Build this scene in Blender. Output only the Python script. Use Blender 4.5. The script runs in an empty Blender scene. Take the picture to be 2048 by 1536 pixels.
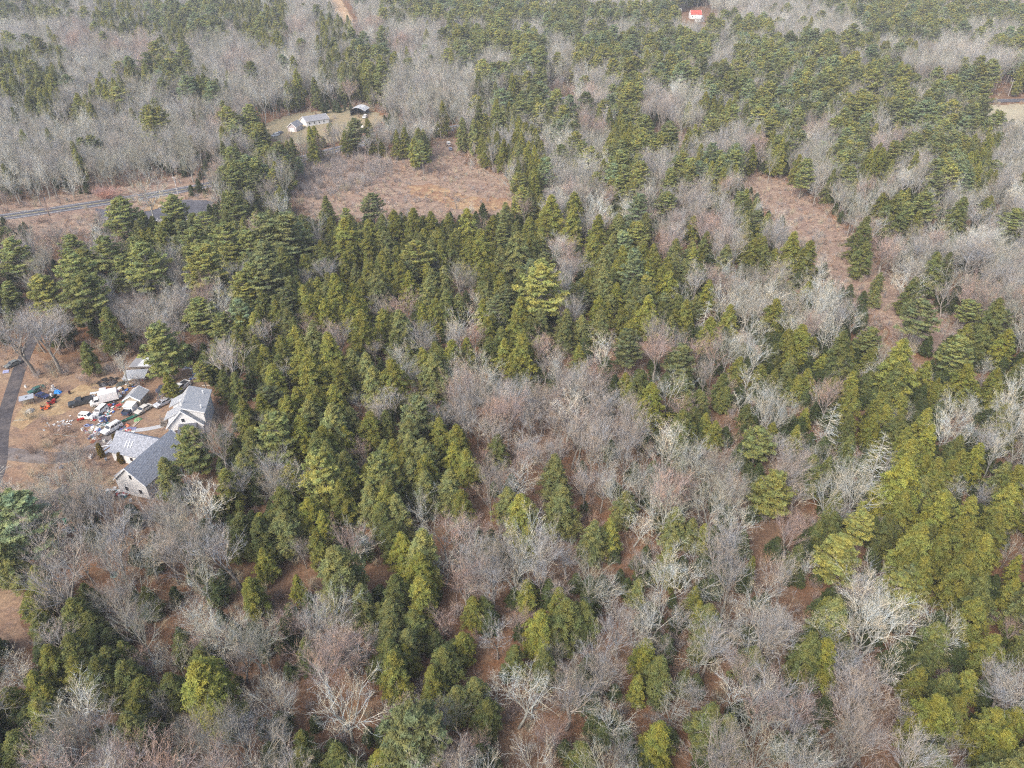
import bpy, math, random
import numpy as np
from mathutils import Vector, Matrix
from math import sin, cos, pi, radians, atan2, hypot

# ------------------------------------------------------------------ camera
CAM_H, FOC, PITCH = 100.0, 1422.0, radians(32.5)
CP, SP = cos(PITCH), sin(PITCH)
sc = bpy.context.scene
cd = bpy.data.cameras.new('camera'); cam = bpy.data.objects.new('camera', cd)
sc.collection.objects.link(cam); sc.camera = cam
cam.location = (0, 0, CAM_H); cam.rotation_euler = (pi/2 - PITCH, 0, 0)
cd.sensor_fit = 'HORIZONTAL'; cd.sensor_width = 36; cd.lens = 36*FOC/2048
cd.clip_start = 1; cd.clip_end = 6000
# ------------------------------------------------------------------ sky, sun, exposure
SUN_EL, SUN_AZ = radians(43), radians(-142)      # azimuth measured from +Y towards +X
w = bpy.data.worlds.new("World"); sc.world = w; w.use_nodes = True
nt = w.node_tree; bg = nt.nodes['Background']; sky = nt.nodes.new('ShaderNodeTexSky')
sky.sky_type = 'NISHITA'; sky.sun_disc = False; sky.sun_elevation = SUN_EL; sky.sun_rotation = SUN_AZ
sky.air_density = 1.0; sky.dust_density = 4.0; sky.ozone_density = 1.0
nt.links.new(sky.outputs[0], bg.inputs[0]); bg.inputs[1].default_value = 0.15
sl = bpy.data.lights.new('sun', 'SUN'); so = bpy.data.objects.new('sun', sl); sc.collection.objects.link(so)
sl.energy = 1.4; sl.angle = radians(24); sl.color = (1.0, 0.97, 0.93)
sd = Vector((sin(SUN_AZ)*cos(SUN_EL), cos(SUN_AZ)*cos(SUN_EL), sin(SUN_EL)))
so.rotation_euler = sd.to_track_quat('Z', 'Y').to_euler()
sc.view_settings.view_transform = 'Standard'; sc.view_settings.look = 'None'
sc.view_settings.exposure = 0.98; sc.view_settings.gamma = 1
sc.cycles.use_denoising = False; sc.cycles.use_adaptive_sampling = False; sc.cycles.filter_width = 1.2
sc.cycles.max_bounces = 7; sc.cycles.diffuse_bounces = 5; sc.cycles.glossy_bounces = 2
sc.cycles.transmission_bounces = 2; sc.cycles.transparent_max_bounces = 4; sc.cycles.volume_bounces = 0
sc.cycles.caustics_reflective = False; sc.cycles.caustics_refractive = False

HAZE = 0.00021
R = random.Random(7); NR = np.random.RandomState(7)
COL = sc.collection
# ------------------------------------------------------------------ terrain and pixel <-> ground
def terrain(x, y):
    d = y - 400.0
    h = 0.058*(d + math.sqrt(d*d + 90*90))/2*1.0 - 0.058*2.0
    return max(0.0, h) if y > 260 else 0.0
def zofs(x, y): return terrain(x, y)
def proj(x, y, z):
    dz = z - CAM_H; zc = y*CP - dz*SP; yc = y*SP + dz*CP
    zc = max(zc, 1e-3)
    return 1024 + FOC*x/zc, 768 - FOC*yc/zc, zc
def at(px, py, z=0.0):
    """the place on the ground (or z metres above it) seen at this spot of the photograph"""
    a = (px-1024)/FOC; b = (768-py)/FOC
    dx, dy, dz = a, b*SP+CP, b*CP-SP
    t = (z - CAM_H)/min(dz, -0.02)
    for _ in range(30):
        g = terrain(dx*t, dy*t)
        t = 0.5*t + 0.5*((g + z - CAM_H)/min(dz, -0.02))
    return Vector((dx*t, dy*t, terrain(dx*t, dy*t) + z))
def heading(p, q):
    a, b = at(*p), at(*q); return atan2(b.y-a.y, b.x-a.x)
def inside(x, y, poly):
    c = False; n = len(poly); j = n-1
    for i in range(n):
        xi, yi = poly[i]; xj, yj = poly[j]
        if (yi > y) != (yj > y) and x < (xj-xi)*(y-yi)/(yj-yi)+xi: c = not c
        j = i
    return c

# ------------------------------------------------------------------ materials
def newmat(name):
    m = bpy.data.materials.new(name); m.use_nodes = True
    return m, m.node_tree, m.node_tree.nodes['Principled BSDF']
def N(nt, t, **k):
    n = nt.nodes.new(t)
    for a, b in k.items(): setattr(n, a, b)
    return n
def mixc(nt, fac, a, b, mode='MIX'):
    n = N(nt, 'ShaderNodeMix', data_type='RGBA', blend_type=mode)
    for s, v in ((0, fac), (6, a), (7, b)):
        if hasattr(v, 'is_linked'): nt.links.new(v, n.inputs[s])
        else: n.inputs[s].default_value = v if s == 0 else (*v, 1)
    return n.outputs[2]
def noise(nt, scale, detail=4, rough=0.6, coord='Object', vec=None):
    tc = N(nt, 'ShaderNodeTexCoord'); n = N(nt, 'ShaderNodeTexNoise')
    nt.links.new(vec if vec is not None else tc.outputs[coord], n.inputs['Vector'])
    n.inputs['Scale'].default_value = scale; n.inputs['Detail'].default_value = detail
    n.inputs['Roughness'].default_value = rough
    return n.outputs[0]
def ramp(nt, fac, stops):
    r = N(nt, 'ShaderNodeValToRGB'); nt.links.new(fac, r.inputs[0]); e = r.color_ramp.elements
    while len(e) < len(stops): e.new(0.5)
    for i, (p, c) in enumerate(stops): e[i].position = p; e[i].color = (*c, 1)
    return r.outputs[0]
def mrange(nt, v, a, b, c, d):
    n = N(nt, 'ShaderNodeMapRange'); nt.links.new(v, n.inputs[0])
    for i, x in enumerate((a, b, c, d)): n.inputs[1+i].default_value = x
    return n.outputs[0]

def foliage_mat(name, trans=0.35):
    m, t, b = newmat(name)
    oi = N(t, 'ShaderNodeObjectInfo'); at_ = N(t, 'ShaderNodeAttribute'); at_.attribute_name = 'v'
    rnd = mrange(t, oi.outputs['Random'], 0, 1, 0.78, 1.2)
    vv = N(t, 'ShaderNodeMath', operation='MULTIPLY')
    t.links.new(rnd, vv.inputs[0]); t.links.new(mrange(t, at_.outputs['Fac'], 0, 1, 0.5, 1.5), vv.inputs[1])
    c = N(t, 'ShaderNodeVectorMath', operation='SCALE')
    ti = N(t, 'ShaderNodeAttribute', attribute_type='INSTANCER'); ti.attribute_name = 'tint'   # set per plant in the scattered woods
    fl = N(t, 'ShaderNodeVectorMath', operation='LENGTH'); t.links.new(ti.outputs['Vector'], fl.inputs[0])
    gt = N(t, 'ShaderNodeMath', operation='GREATER_THAN'); t.links.new(fl.outputs['Value'], gt.inputs[0]); gt.inputs[1].default_value = 1e-4
    base = mixc(t, gt.outputs[0], oi.outputs['Color'], ti.outputs['Color'])
    hue = mixc(t, mrange(t, noise(t, .55, 2, .5), .38, .62, 0, 1), (1.14, 1.03, .85), (.84, .96, 1.12))     # bough to bough
    t.links.new(mixc(t, 1.0, base, hue, 'MULTIPLY'), c.inputs[0]); t.links.new(vv.outputs[0], c.inputs['Scale'])
    t.links.new(c.outputs[0], b.inputs['Base Color']); b.inputs['Roughness'].default_value = 0.65
    b.inputs['Specular IOR Level'].default_value = 0.25
    if trans:
        tr = N(t, 'ShaderNodeBsdfTranslucent'); t.links.new(c.outputs[0], tr.inputs[0])
        mx = N(t, 'ShaderNodeMixShader'); mx.inputs[0].default_value = trans
        t.links.new(b.outputs[0], mx.inputs[1]); t.links.new(tr.outputs[0], mx.inputs[2])
        t.links.new(mx.outputs[0], t.nodes['Material Output'].inputs[0])
    return m
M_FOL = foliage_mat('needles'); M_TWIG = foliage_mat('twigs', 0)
def simple(name, col, rough=0.7, metal=0.0, var=0.25, scale=3.0, col2=None, spec=0.4):
    m, t, b = newmat(name)
    n = noise(t, scale, 5, 0.65)
    c2 = col2 or tuple(min(1, v*(1+var)) for v in col)
    c1 = tuple(v*(1-var) for v in col) if col2 is None else col
    t.links.new(mixc(t, mrange(t, n, 0.35, 0.65, 0, 1), c1, c2), b.inputs['Base Color'])
    b.inputs['Roughness'].default_value = rough; b.inputs['Metallic'].default_value = metal
    b.inputs['Specular IOR Level'].default_value = spec
    return m
M_BARK = simple('grey_bark', (0.24, 0.215, 0.185), 0.9, 0, 0.35, 2.0)
M_PALEBARK = simple('pale_lichen_bark', (0.22, 0.215, 0.185), 0.9, 0, 0.35, 2.0, (0.38, 0.375, 0.33))
M_DKBARK = simple('brown_bark', (0.10, 0.075, 0.06), 0.9, 0, 0.3, 2.0)

def ground_mat(name, cols, big=0.03, fine=1.6, bump=0.25):
    """cols: three leaf/grass colours, blended at two scales and speckled per leaf clump"""
    m, t, b = newmat(name)
    n1 = noise(t, big, 4, 0.55); n2 = noise(t, fine, 6, 0.75); n3 = noise(t, fine*0.22, 4, 0.6)
    c = mixc(t, mrange(t, n1, 0.38, 0.62, 0, 1), cols[0], cols[1])
    c = mixc(t, mrange(t, n3, 0.48, 0.64, 0, 0.9), c, cols[2])
    k = ramp(t, n2, [(0.25, (0.45, 0.45, 0.45)), (0.5, (0.95, 0.95, 0.95)), (0.75, (1.6, 1.55, 1.5))])
    c = mixc(t, 1.0, c, k, 'MULTIPLY')
    t.links.new(c, b.inputs['Base Color']); b.inputs['Roughness'].default_value = 0.95
    b.inputs['Specular IOR Level'].default_value = 0.1
    bp = N(t, 'ShaderNodeBump'); bp.inputs['Strength'].default_value = bump; bp.inputs['Distance'].default_value = 0.3
    t.links.new(n2, bp.inputs['Height']); t.links.new(bp.outputs[0], b.inputs['Normal'])
    return m
M_LITTER = ground_mat('leaf_litter', [(0.205, 0.105, 0.055), (0.16, 0.10, 0.065), (0.24, 0.155, 0.095)])
M_ORANGE = ground_mat('dead_bracken', [(0.34, 0.22, 0.125), (0.26, 0.15, 0.095), (0.42, 0.30, 0.17)], 0.04)
M_STRAW = ground_mat('straw_grass', [(0.36, 0.26, 0.145), (0.28, 0.185, 0.11), (0.41, 0.31, 0.18)], 0.06)
M_DIRT = ground_mat('yard_dirt', [(0.26, 0.165, 0.11), (0.31, 0.22, 0.145), (0.19, 0.13, 0.10)], 0.09)
M_SAND = ground_mat('sandy_track', [(0.50, 0.36, 0.22), (0.42, 0.28, 0.17), (0.55, 0.42, 0.28)], 0.05)
M_FIELD = ground_mat('pale_field_grass', [(0.40, 0.36, 0.25), (0.34, 0.29, 0.20), (0.46, 0.41, 0.29)], 0.04)
M_LAWN = ground_mat('dull_lawn', [(0.27, 0.23, 0.14), (0.33, 0.26, 0.16), (0.22, 0.20, 0.13)], 0.05)
M_PINK = ground_mat('pinkish_litter', [(0.29, 0.205, 0.15), (0.235, 0.16, 0.125), (0.36, 0.275, 0.20)], 0.05)
M_ASPH = ground_mat('asphalt', [(0.10, 0.10, 0.115), (0.13, 0.13, 0.145), (0.085, 0.085, 0.095)], 0.2, 1.2, 0.05)
M_DRIVE = ground_mat('worn_drive', [(0.075, 0.07, 0.075), (0.12, 0.105, 0.10), (0.065, 0.06, 0.065)], 0.25, 0.9, 0.1)
M_GRAVEL = ground_mat('grey_gravel', [(0.17, 0.15, 0.145), (0.22, 0.19, 0.17), (0.15, 0.12, 0.10)], 0.3, 2.5, 0.2)

# ------------------------------------------------------------------ mesh builder
class MB:
    def __init__(s): s.v = []; s.f = []; s.mi = []; s.a = []; s.n = 0
    def add(s, verts, faces, mi=0, a=0.5):
        verts = np.asarray(verts, float).reshape(-1, 3); s.v.append(verts)
        for f in faces:
            s.f.append([i + s.n for i in f]); s.mi.append(mi); s.a.append(a)
        s.n += len(verts)
    def tris(s, verts, a, mi=0):
        """verts (k,3,3), a (k,)"""
        k = len(verts); s.v.append(verts.reshape(-1, 3))
        idx = (np.arange(k*3).reshape(k, 3) + s.n).tolist(); s.f += idx
        s.mi += [mi]*k; s.a += list(np.broadcast_to(a, (k,))); s.n += k*3
    def box(s, c, size, rz=0.0, mi=0, taper=(1, 1), a=0.5, off=(0, 0)):
        x, y, z = (q/2 for q in size); V = []
        for k, (tx, ty, ox, oy) in ((-1, (1, 1, 0, 0)), (1, (*taper, *off))):
            for sx, sy in ((-1, -1), (1, -1), (1, 1), (-1, 1)):
                X, Y = sx*x*tx+ox, sy*y*ty+oy
                V.append((c[0]+X*cos(rz)-Y*sin(rz), c[1]+X*sin(rz)+Y*cos(rz), c[2]+k*z))
        s.add(V, [(0, 3, 2, 1), (4, 5, 6, 7), (0, 1, 5, 4), (1, 2, 6, 5), (2, 3, 7, 6), (3, 0, 4, 7)], mi, a)
    def tube(s, pts, rad, n=5, mi=0, a=0.5, cap=False):
        pts = [Vector(p) for p in pts]; V = []
        for i, p in enumerate(pts):
            d = (pts[min(i+1, len(pts)-1)] - pts[max(i-1, 0)]).normalized()
            u = d.cross(Vector((0, 0, 1)) if abs(d.z) < 0.9 else Vector((1, 0, 0))).normalized(); w_ = d.cross(u)
            for k in range(n):
                t = 2*pi*k/n; V.append(p + (u*cos(t) + w_*sin(t))*rad[i])
        F = [(i*n+k, i*n+(k+1) % n, (i+1)*n+(k+1) % n, (i+1)*n+k) for i in range(len(pts)-1) for k in range(n)]
        if cap: F += [tuple(range(n))[::-1], tuple((len(pts)-1)*n+k for k in range(n))]
        s.add([tuple(v) for v in V], F, mi, a)
    def cyl(s, p, q, r, n=12, mi=0, a=0.5, r2=None): s.tube([p, q], [r, r if r2 is None else r2], n, mi, a, True)
    def poly(s, pts, mi=0, a=0.5): s.add(pts, [tuple(range(len(pts)))], mi, a)
    def prism(s, poly, y0, y1, mi=0):
        """polygon in (x,z) pushed from y0 to y1"""
        n = len(poly)
        V = [(x, y0, z) for x, z in poly] + [(x, y1, z) for x, z in poly]
        s.add(V, [tuple(range(n)), tuple(range(n, 2*n))[::-1]] + [(i, i+n, (i+1) % n+n, (i+1) % n) for i in range(n)], mi)
    def mesh(s, name, mats, attr=False, flat=False):
        me = bpy.data.meshes.new(name)
        v = np.concatenate(s.v); me.vertices.add(len(v)); me.vertices.foreach_set('co', v.astype(np.float32).ravel())
        ln = np.fromiter((len(f) for f in s.f), int, len(s.f)); tot = int(ln.sum())
        me.loops.add(tot); me.loops.foreach_set('vertex_index', np.fromiter((i for f in s.f for i in f), int, tot))
        me.polygons.add(len(ln)); me.polygons.foreach_set('loop_start', np.concatenate([[0], np.cumsum(ln)[:-1]]))
        me.polygons.foreach_set('loop_total', ln)
        for m in mats: me.materials.append(m)
        me.polygons.foreach_set('material_index', s.mi)
        if attr:
            at_ = me.attributes.new('v', 'FLOAT', 'FACE'); at_.data.foreach_set('value', np.array(s.a, np.float32))
        if not attr and flat: me.polygons.foreach_set('use_smooth', np.zeros(len(ln), bool))
        me.update(calc_edges=True); me.validate()
        return me
def link(name, me, parent=None, loc=(0, 0, 0), rz=0.0):
    o = bpy.data.objects.new(name, me); COL.objects.link(o)
    if parent is not None: o.parent = parent
    o.location = loc; o.rotation_euler = (0, 0, rz); return o
def tag(o, label=None, cat=None, group=None, kind=None):
    for k, v in (('label', label), ('category', cat), ('group', group), ('kind', kind)):
        if v: o[k] = v
    return o
def build(name, mb, mats, parent=None, bevel=0.0, **k):
    o = link(name, mb.mesh(name, mats if isinstance(mats, (list, tuple)) else [mats], flat=True), parent, **k)
    if bevel:
        md = o.modifiers.new('b', 'BEVEL'); md.width = bevel; md.segments = 2; md.limit_method = 'ANGLE'
    return o

# ------------------------------------------------------------------ trees
def leaf_tris(cent, nrm, size, rs, spread=0.9):
    """random small triangles about the points cent, tipped around the directions nrm"""
    k = len(cent); d = nrm + rs.normal(0, spread, (k, 3)); d /= np.linalg.norm(d, axis=1, keepdims=True)+1e-9
    e = rs.normal(0, 1, (k, 3)); u = np.cross(d, e); u /= np.linalg.norm(u, axis=1, keepdims=True)+1e-9
    w_ = np.cross(d, u); sz = size[:, None]
    return np.stack([cent + u*sz*1.35, cent - u*sz*0.6 + w_*sz*0.42, cent - u*sz*0.6 - w_*sz*0.42], 1)
def hemlock(seed, h=14.0, r=3.3, lean=0.0):
    rs = np.random.RandomState(seed); tk = MB(); cr = MB()
    tk.tube([(0, 0, 0), (0.05, 0, h*.4), (0, 0.05, h*.75), (0, 0, h*.97)], [.24, .19, .1, .02], 6)
    nb = 165; lob = [rs.uniform(0, 2*pi), rs.uniform(0, 2*pi)]
    C, D, A, Sz = [], [], [], []
    for i in range(nb):
        t = (i+rs.uniform(0, 1))/nb; z = h*(0.10+0.88*t**0.93)
        az = i*2.39996+rs.uniform(-.5, .5)
        prof = min(1, 0.66+1.5*t)*(1-t)**0.62 + 0.02
        prof *= 1+0.16*sin(2*az+lob[0]+3*t)+0.1*sin(3*az+lob[1]-5*t)
        L = r*prof*rs.choice([rs.uniform(.55, .85), rs.uniform(.85, 1.2)], p=[.35, .65]); droop = rs.uniform(0.15, 0.5)
        n = int(5+L*5.5); s = rs.uniform(0.18, 1.0, n)**0.6
        wdt = (0.25*L+0.12)*(1-s*0.6)
        sx = rs.uniform(-1, 1, n)*wdt; bz = -droop*L*s*s+0.12*L*s + rs.normal(0, .07, n) - np.abs(sx)*0.25
        x = cos(az)*L*s - sin(az)*sx; y = sin(az)*L*s + cos(az)*sx
        base = np.stack([x, y, z+bz], 1)
        bv = rs.uniform(0.3, 0.62)
        m = 9; cc = np.repeat(base, m, 0) + rs.normal(0, 0.145, (n*m, 3))*np.array([1, 1, .7])
        out = np.array([cos(az)*.5, sin(az)*.5, 1.0]); C.append(cc); D.append(np.tile(out, (n*m, 1)))
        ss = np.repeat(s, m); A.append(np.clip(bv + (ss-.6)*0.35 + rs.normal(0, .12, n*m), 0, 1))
        Sz.append(rs.uniform(.09, .22, n*m))
    # leader tuft
    C = np.concatenate(C); D = np.concatenate(D); A = np.concatenate(A); Sz = np.concatenate(Sz)
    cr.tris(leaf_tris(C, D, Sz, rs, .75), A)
    return tk, cr
def pine(seed, h=16.0, r=4.6, base=0.28):
    rs = np.random.RandomState(seed); tk = MB(); cr = MB()
    bx, by = rs.uniform(-.5, .5, 2)
    tr = lambda z: np.array([bx*(z/h)**2, by*(z/h)**2, z])
    tk.tube([tr(h*q) for q in (0, .25, .5, .75, .98)], [.30, .26, .19, .1, .02], 6)
    z = h*base; C, D, A, Sz = [], [], [], []
    while z < h*0.985:
        t = (z-h*base)/(h*(1-base)); nb = rs.randint(4, 7); a0 = rs.uniform(0, 6.28)
        for k in range(nb):
            az = a0+k*2*pi/nb+rs.uniform(-.35, .35)
            prof = (0.75+0.5*t if t < .3 else 1.0)*(1-t)**0.62+0.06
            L = r*prof*rs.uniform(0.55, 1.15)
            rise = rs.uniform(0.05, 0.3)+0.45*t
            p0 = tr(z+rs.uniform(-.2, .2))
            n = int(6+L*7); s = rs.uniform(0.25, 1.0, n)**0.75
            wdt = (0.30*L+.12)*np.sin(np.clip(s, 0, .93)*pi)**.6
            sx = rs.uniform(-1, 1, n)*wdt
            bz = rise*L*s*(0.55+0.45*s)+rs.normal(0, .09, n)
            x = p0[0]+cos(az)*L*s-sin(az)*sx; y = p0[1]+sin(az)*L*s+cos(az)*sx
            cr_base = np.stack([x, y, p0[2]+bz], 1)
            tk.tube([p0, p0+np.array([cos(az)*L*.5, sin(az)*L*.5, rise*L*.4]), p0+np.array([cos(az)*L*.93, sin(az)*L*.93, rise*L*.88])], [.05+.01*L, .035, .012], 3)
            m = 8; bv = rs.uniform(.3, .65)
            cc = np.repeat(cr_base, m, 0)+rs.normal(0, .13, (n*m, 3))*np.array([1, 1, .55])
            C.append(cc); D.append(np.tile([cos(az)*.4, sin(az)*.4, 1.0], (n*m, 1)))
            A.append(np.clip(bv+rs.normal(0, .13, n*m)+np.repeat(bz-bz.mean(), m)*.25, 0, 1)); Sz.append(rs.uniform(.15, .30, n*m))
        z += rs.uniform(.55, 1.0)*(1 if t < .8 else .6)
    C = np.concatenate(C); D = np.concatenate(D); A = np.concatenate(A); Sz = np.concatenate(Sz)
    k = leaf_tris(C, D, Sz, rs, .55)
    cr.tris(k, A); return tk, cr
def bare(seed, h=15.0, spread=4.0, style='maple'):
    """trunk + main limbs in one mesh, branches and twigs in the other"""
    rs = np.random.RandomState(seed); tk = MB(); cr = MB(); TW = []; TA = []
    oak = style == 'oak'; snag = style == 'snag'
    def wob(p, d, L, n, up, w_):
        pts = [p]; 
        for i in range(n):
            d = d + rs.normal(0, w_, 3) + np.array([0, 0, up]); d /= np.linalg.norm(d)
            p = p + d*L/n; pts.append(p)
        return pts, d
    def side(d, ang):
        e = rs.normal(0, 1, 3); u = np.cross(d, e); u /= np.linalg.norm(u)+1e-9
        v = d*cos(ang)+u*sin(ang); return v/np.linalg.norm(v)
    def grow(p, d, L, rad, lev):
        n = 4 if lev <= 1 else (3 if lev == 2 else 2)
        up = (0.14 if oak else 0.26) if lev < 3 else 0.10
        if snag: up = 0.03
        pts, de = wob(p, d, L, n, up/ (1 if lev else 2), 0.16 if oak else 0.11)
        if lev <= 1:
            tk.tube(pts, [rad*(1-.72*i/n) for i in range(n+1)], 5, 0, rs.uniform(.4, .7))
        elif lev <= 3:
            cr.tube(pts, [rad*1.15*(1-.7*i/n) for i in range(n+1)], 3, 0, rs.uniform(.6, .95))
        else:
            # thin twig: narrow crossed slivers
            q = np.array(pts); w_ = max(rad*.95, .012)
            e = rs.normal(0, 1, 3); u = np.cross(q[-1]-q[0], e); u = u/(np.linalg.norm(u)+1e-9)*w_
            TW.append(np.array([q[0]-u, q[0]+u, q[1]])); TW.append(np.array([q[1]-u*.8, q[1]+u*.8, q[-1]])); TA.extend([rs.uniform(.4, .9)]*2)
        if lev >= (4 if not snag else 3): 
            if snag: return
            m = 2
            for k in range(m):
                s = rs.uniform(.15, 1); b = pts[0]+(pts[-1]-pts[0])*s
                v = side(de, rs.uniform(.3, .8)) + np.array([0, 0, .15]); l = L*rs.uniform(.35, .7)
                e = np.cross(v, rs.normal(0, 1, 3)); e = e/(np.linalg.norm(e)+1e-9)*.0055
                TW.append(np.array([b-e, b+e, b+v*l])); TA.append(rs.uniform(.15, .65))
            return
        cnt = {1: 6, 2: 5, 3: 6}[lev] if not snag else {1: 5, 2: 5}[lev]
        for k in range(cnt):
            s = 0.22+0.78*(k+rs.uniform(0, 1))/cnt; s = min(s, 1)
            i = min(int(s*n), n-1); b = pts[i]+(pts[i+1]-pts[i])*(s*n-i)
            dd = pts[i+1]-pts[i]; dd = dd/np.linalg.norm(dd)
            grow(b, side(dd, rs.uniform(.28, .65) if not oak else rs.uniform(.4, .85)), L*rs.uniform(.42, .66)*(1.15-.4*s), rad*(1-.6*s)*.55, lev+1)
    rad0 = 0.02*h*(.72 if oak else .62)
    if snag:
        pts, _ = wob(np.zeros(3), np.array([0, 0, 1.]), h, 8, .05, .03)
        tk.tube(pts, [.22*(1-.93*i/8) for i in range(9)], 5)
        for i in range(95):
            t = rs.uniform(.16, .97); z = t*h; j = min(int(t*8), 7); b = pts[j]+(pts[j+1]-pts[j])*(t*8-j)
            az = rs.uniform(0, 6.28); L = spread*(1-t)**.6*rs.uniform(.6, 1.1)+.3
            grow(b, np.array([cos(az), sin(az), rs.uniform(-.35, .2)]), L, .034*(1.3-t), 2)
    else:
        fork = h*(rs.uniform(.26, .36) if oak else rs.uniform(.3, .42))
        pts, d = wob(np.zeros(3), np.array([rs.normal(0, .05), rs.normal(0, .05), 1.]), fork, 4, .02, .05)
        tk.tube(pts, [rad0*(1.15-.4*i/4) for i in range(5)], 7)
        nl = rs.randint(5, 8) if oak else rs.randint(6, 9); a0 = rs.uniform(0, 6.28)
        for k in range(nl):
            az = a0+k*2*pi/nl+rs.uniform(-.4, .4)
            ang = rs.uniform(.45, 1.05) if oak else rs.uniform(.18, .55)
            if k == 0: ang = .12
            tgt = np.array([cos(az)*sin(ang), sin(az)*sin(ang), cos(ang)])
            L = min((h-fork)/max(cos(ang), .3), spread/max(sin(ang), .25))*rs.uniform(.75, 1.0)
            b = pts[-1] if k < 4 else pts[-2]+(pts[-1]-pts[-2])*rs.uniform(0, 1)
            grow(b, tgt, L*.92, rad0*rs.uniform(.42, .62), 1)
    if TW: cr.tris(np.array(TW), np.array(TA))
    return tk, cr
def shrub(seed, h=2.6, n=60):
    rs = np.random.RandomState(seed); cr = MB(); T, A = [], []
    for i in range(n):
        az = rs.uniform(0, 6.28); a = rs.uniform(.05, .6); L = h*rs.uniform(.5, 1)
        b = np.array([rs.normal(0, .35), rs.normal(0, .35), 0]); d = np.array([cos(az)*sin(a), sin(az)*sin(a), cos(a)])
        e = np.cross(d, rs.normal(0, 1, 3)); e /= np.linalg.norm(e)
        T.append([b-e*.016, b+e*.016, b+d*L]); A.append(rs.uniform(.3, .7))
        for k in range(7):
            s = rs.uniform(.3, 1); v = d+rs.normal(0, .45, 3); v[2] = abs(v[2]); e = np.cross(v, rs.normal(0, 1, 3)); e = e/(np.linalg.norm(e)+1e-9)*.013
            q = b+d*L*s; T.append([q-e, q+e, q+v*L*.3]); A.append(rs.uniform(.3, .9))
    cr.tris(np.array(T), np.array(A)); return cr

def merge(tk, cr):
    m = MB(); m.v = cr.v+tk.v; m.n = cr.n+tk.n
    m.f = cr.f+[[i+cr.n for i in f] for f in tk.f]; m.mi = [0]*len(cr.f)+[1]*len(tk.f); m.a = cr.a+tk.a
    return m
H0, R0 = 14.0, 3.3
PROTO = {}
def proto(kind, n, fn, h, r, tm):
    out = []
    for i in range(n):
        tk, cr = fn(i)
        V = np.concatenate(cr.v); rr = np.percentile(np.hypot(V[:, 0]-V[:, 0].mean(), V[:, 1]-V[:, 1].mean()), 90 if kind in ('maple', 'oak') else 95)
        sc_ = np.array([r/rr, r/rr, h/np.percentile(V[:, 2], 99.5)])      # every variant really h tall and r wide
        for q in tk.v+cr.v: q *= sc_
        cm = M_FOL if kind in ('hemlock', 'pine') else M_TWIG
        out.append((tk.mesh(kind+'_trunk', [tm]), cr.mesh(kind+'_crown', [cm], True), merge(tk, cr).mesh(kind+'_whole', [cm, tm], True)))
    PROTO[kind] = dict(v=out, h=h, r=r)
proto('hemlock', 7, lambda i: hemlock(11+i, 14, 3.3), 14, 3.3, M_DKBARK)
proto('pine', 7, lambda i: pine(31+i, 16, 4.6, (.2, .3, .4)[i % 3]), 16, 4.6, M_BARK)
proto('maple', 6, lambda i: bare(51+i, 15, 3.6, 'maple'), 15, 3.6, M_BARK)
proto('oak', 6, lambda i: bare(71+i, 15, 5.0, 'oak'), 15, 5.0, M_PALEBARK)
proto('snag', 2, lambda i: bare(91+i, 14, 3.0, 'snag'), 14, 3.0, M_PALEBARK)

TONES = {   # crown colour of each tone, and the word for it
 'hemlock': [((.255, .258, .060), 'olive green'), ((.262, .268, .055), 'golden olive'), ((.175, .192, .060), 'dark green'), ((.250, .262, .095), 'grey-green')],
 'pine':    [((.270, .295, .100), 'fresh green'), ((.310, .312, .090), 'yellow-green'), ((.245, .300, .150), 'blue-green'), ((.195, .215, .090), 'dull green')],
 'maple':   [((.33, .29, .255), 'pinkish brown'), ((.36, .265, .225), 'reddish'), ((.335, .315, .295), 'mauve grey'), ((.27, .25, .205), 'brown')],
 'oak':     [((.40, .385, .335), 'pale grey'), ((.50, .49, .43), 'whitish'), ((.31, .30, .24), 'grey-brown'), ((.58, .54, .45), 'cream')],
 'snag':    [((.55, .54, .48), 'white')]*4 }
TI = {'.': None, 'g': 1, 'd': 2, 'b': 3}

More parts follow.
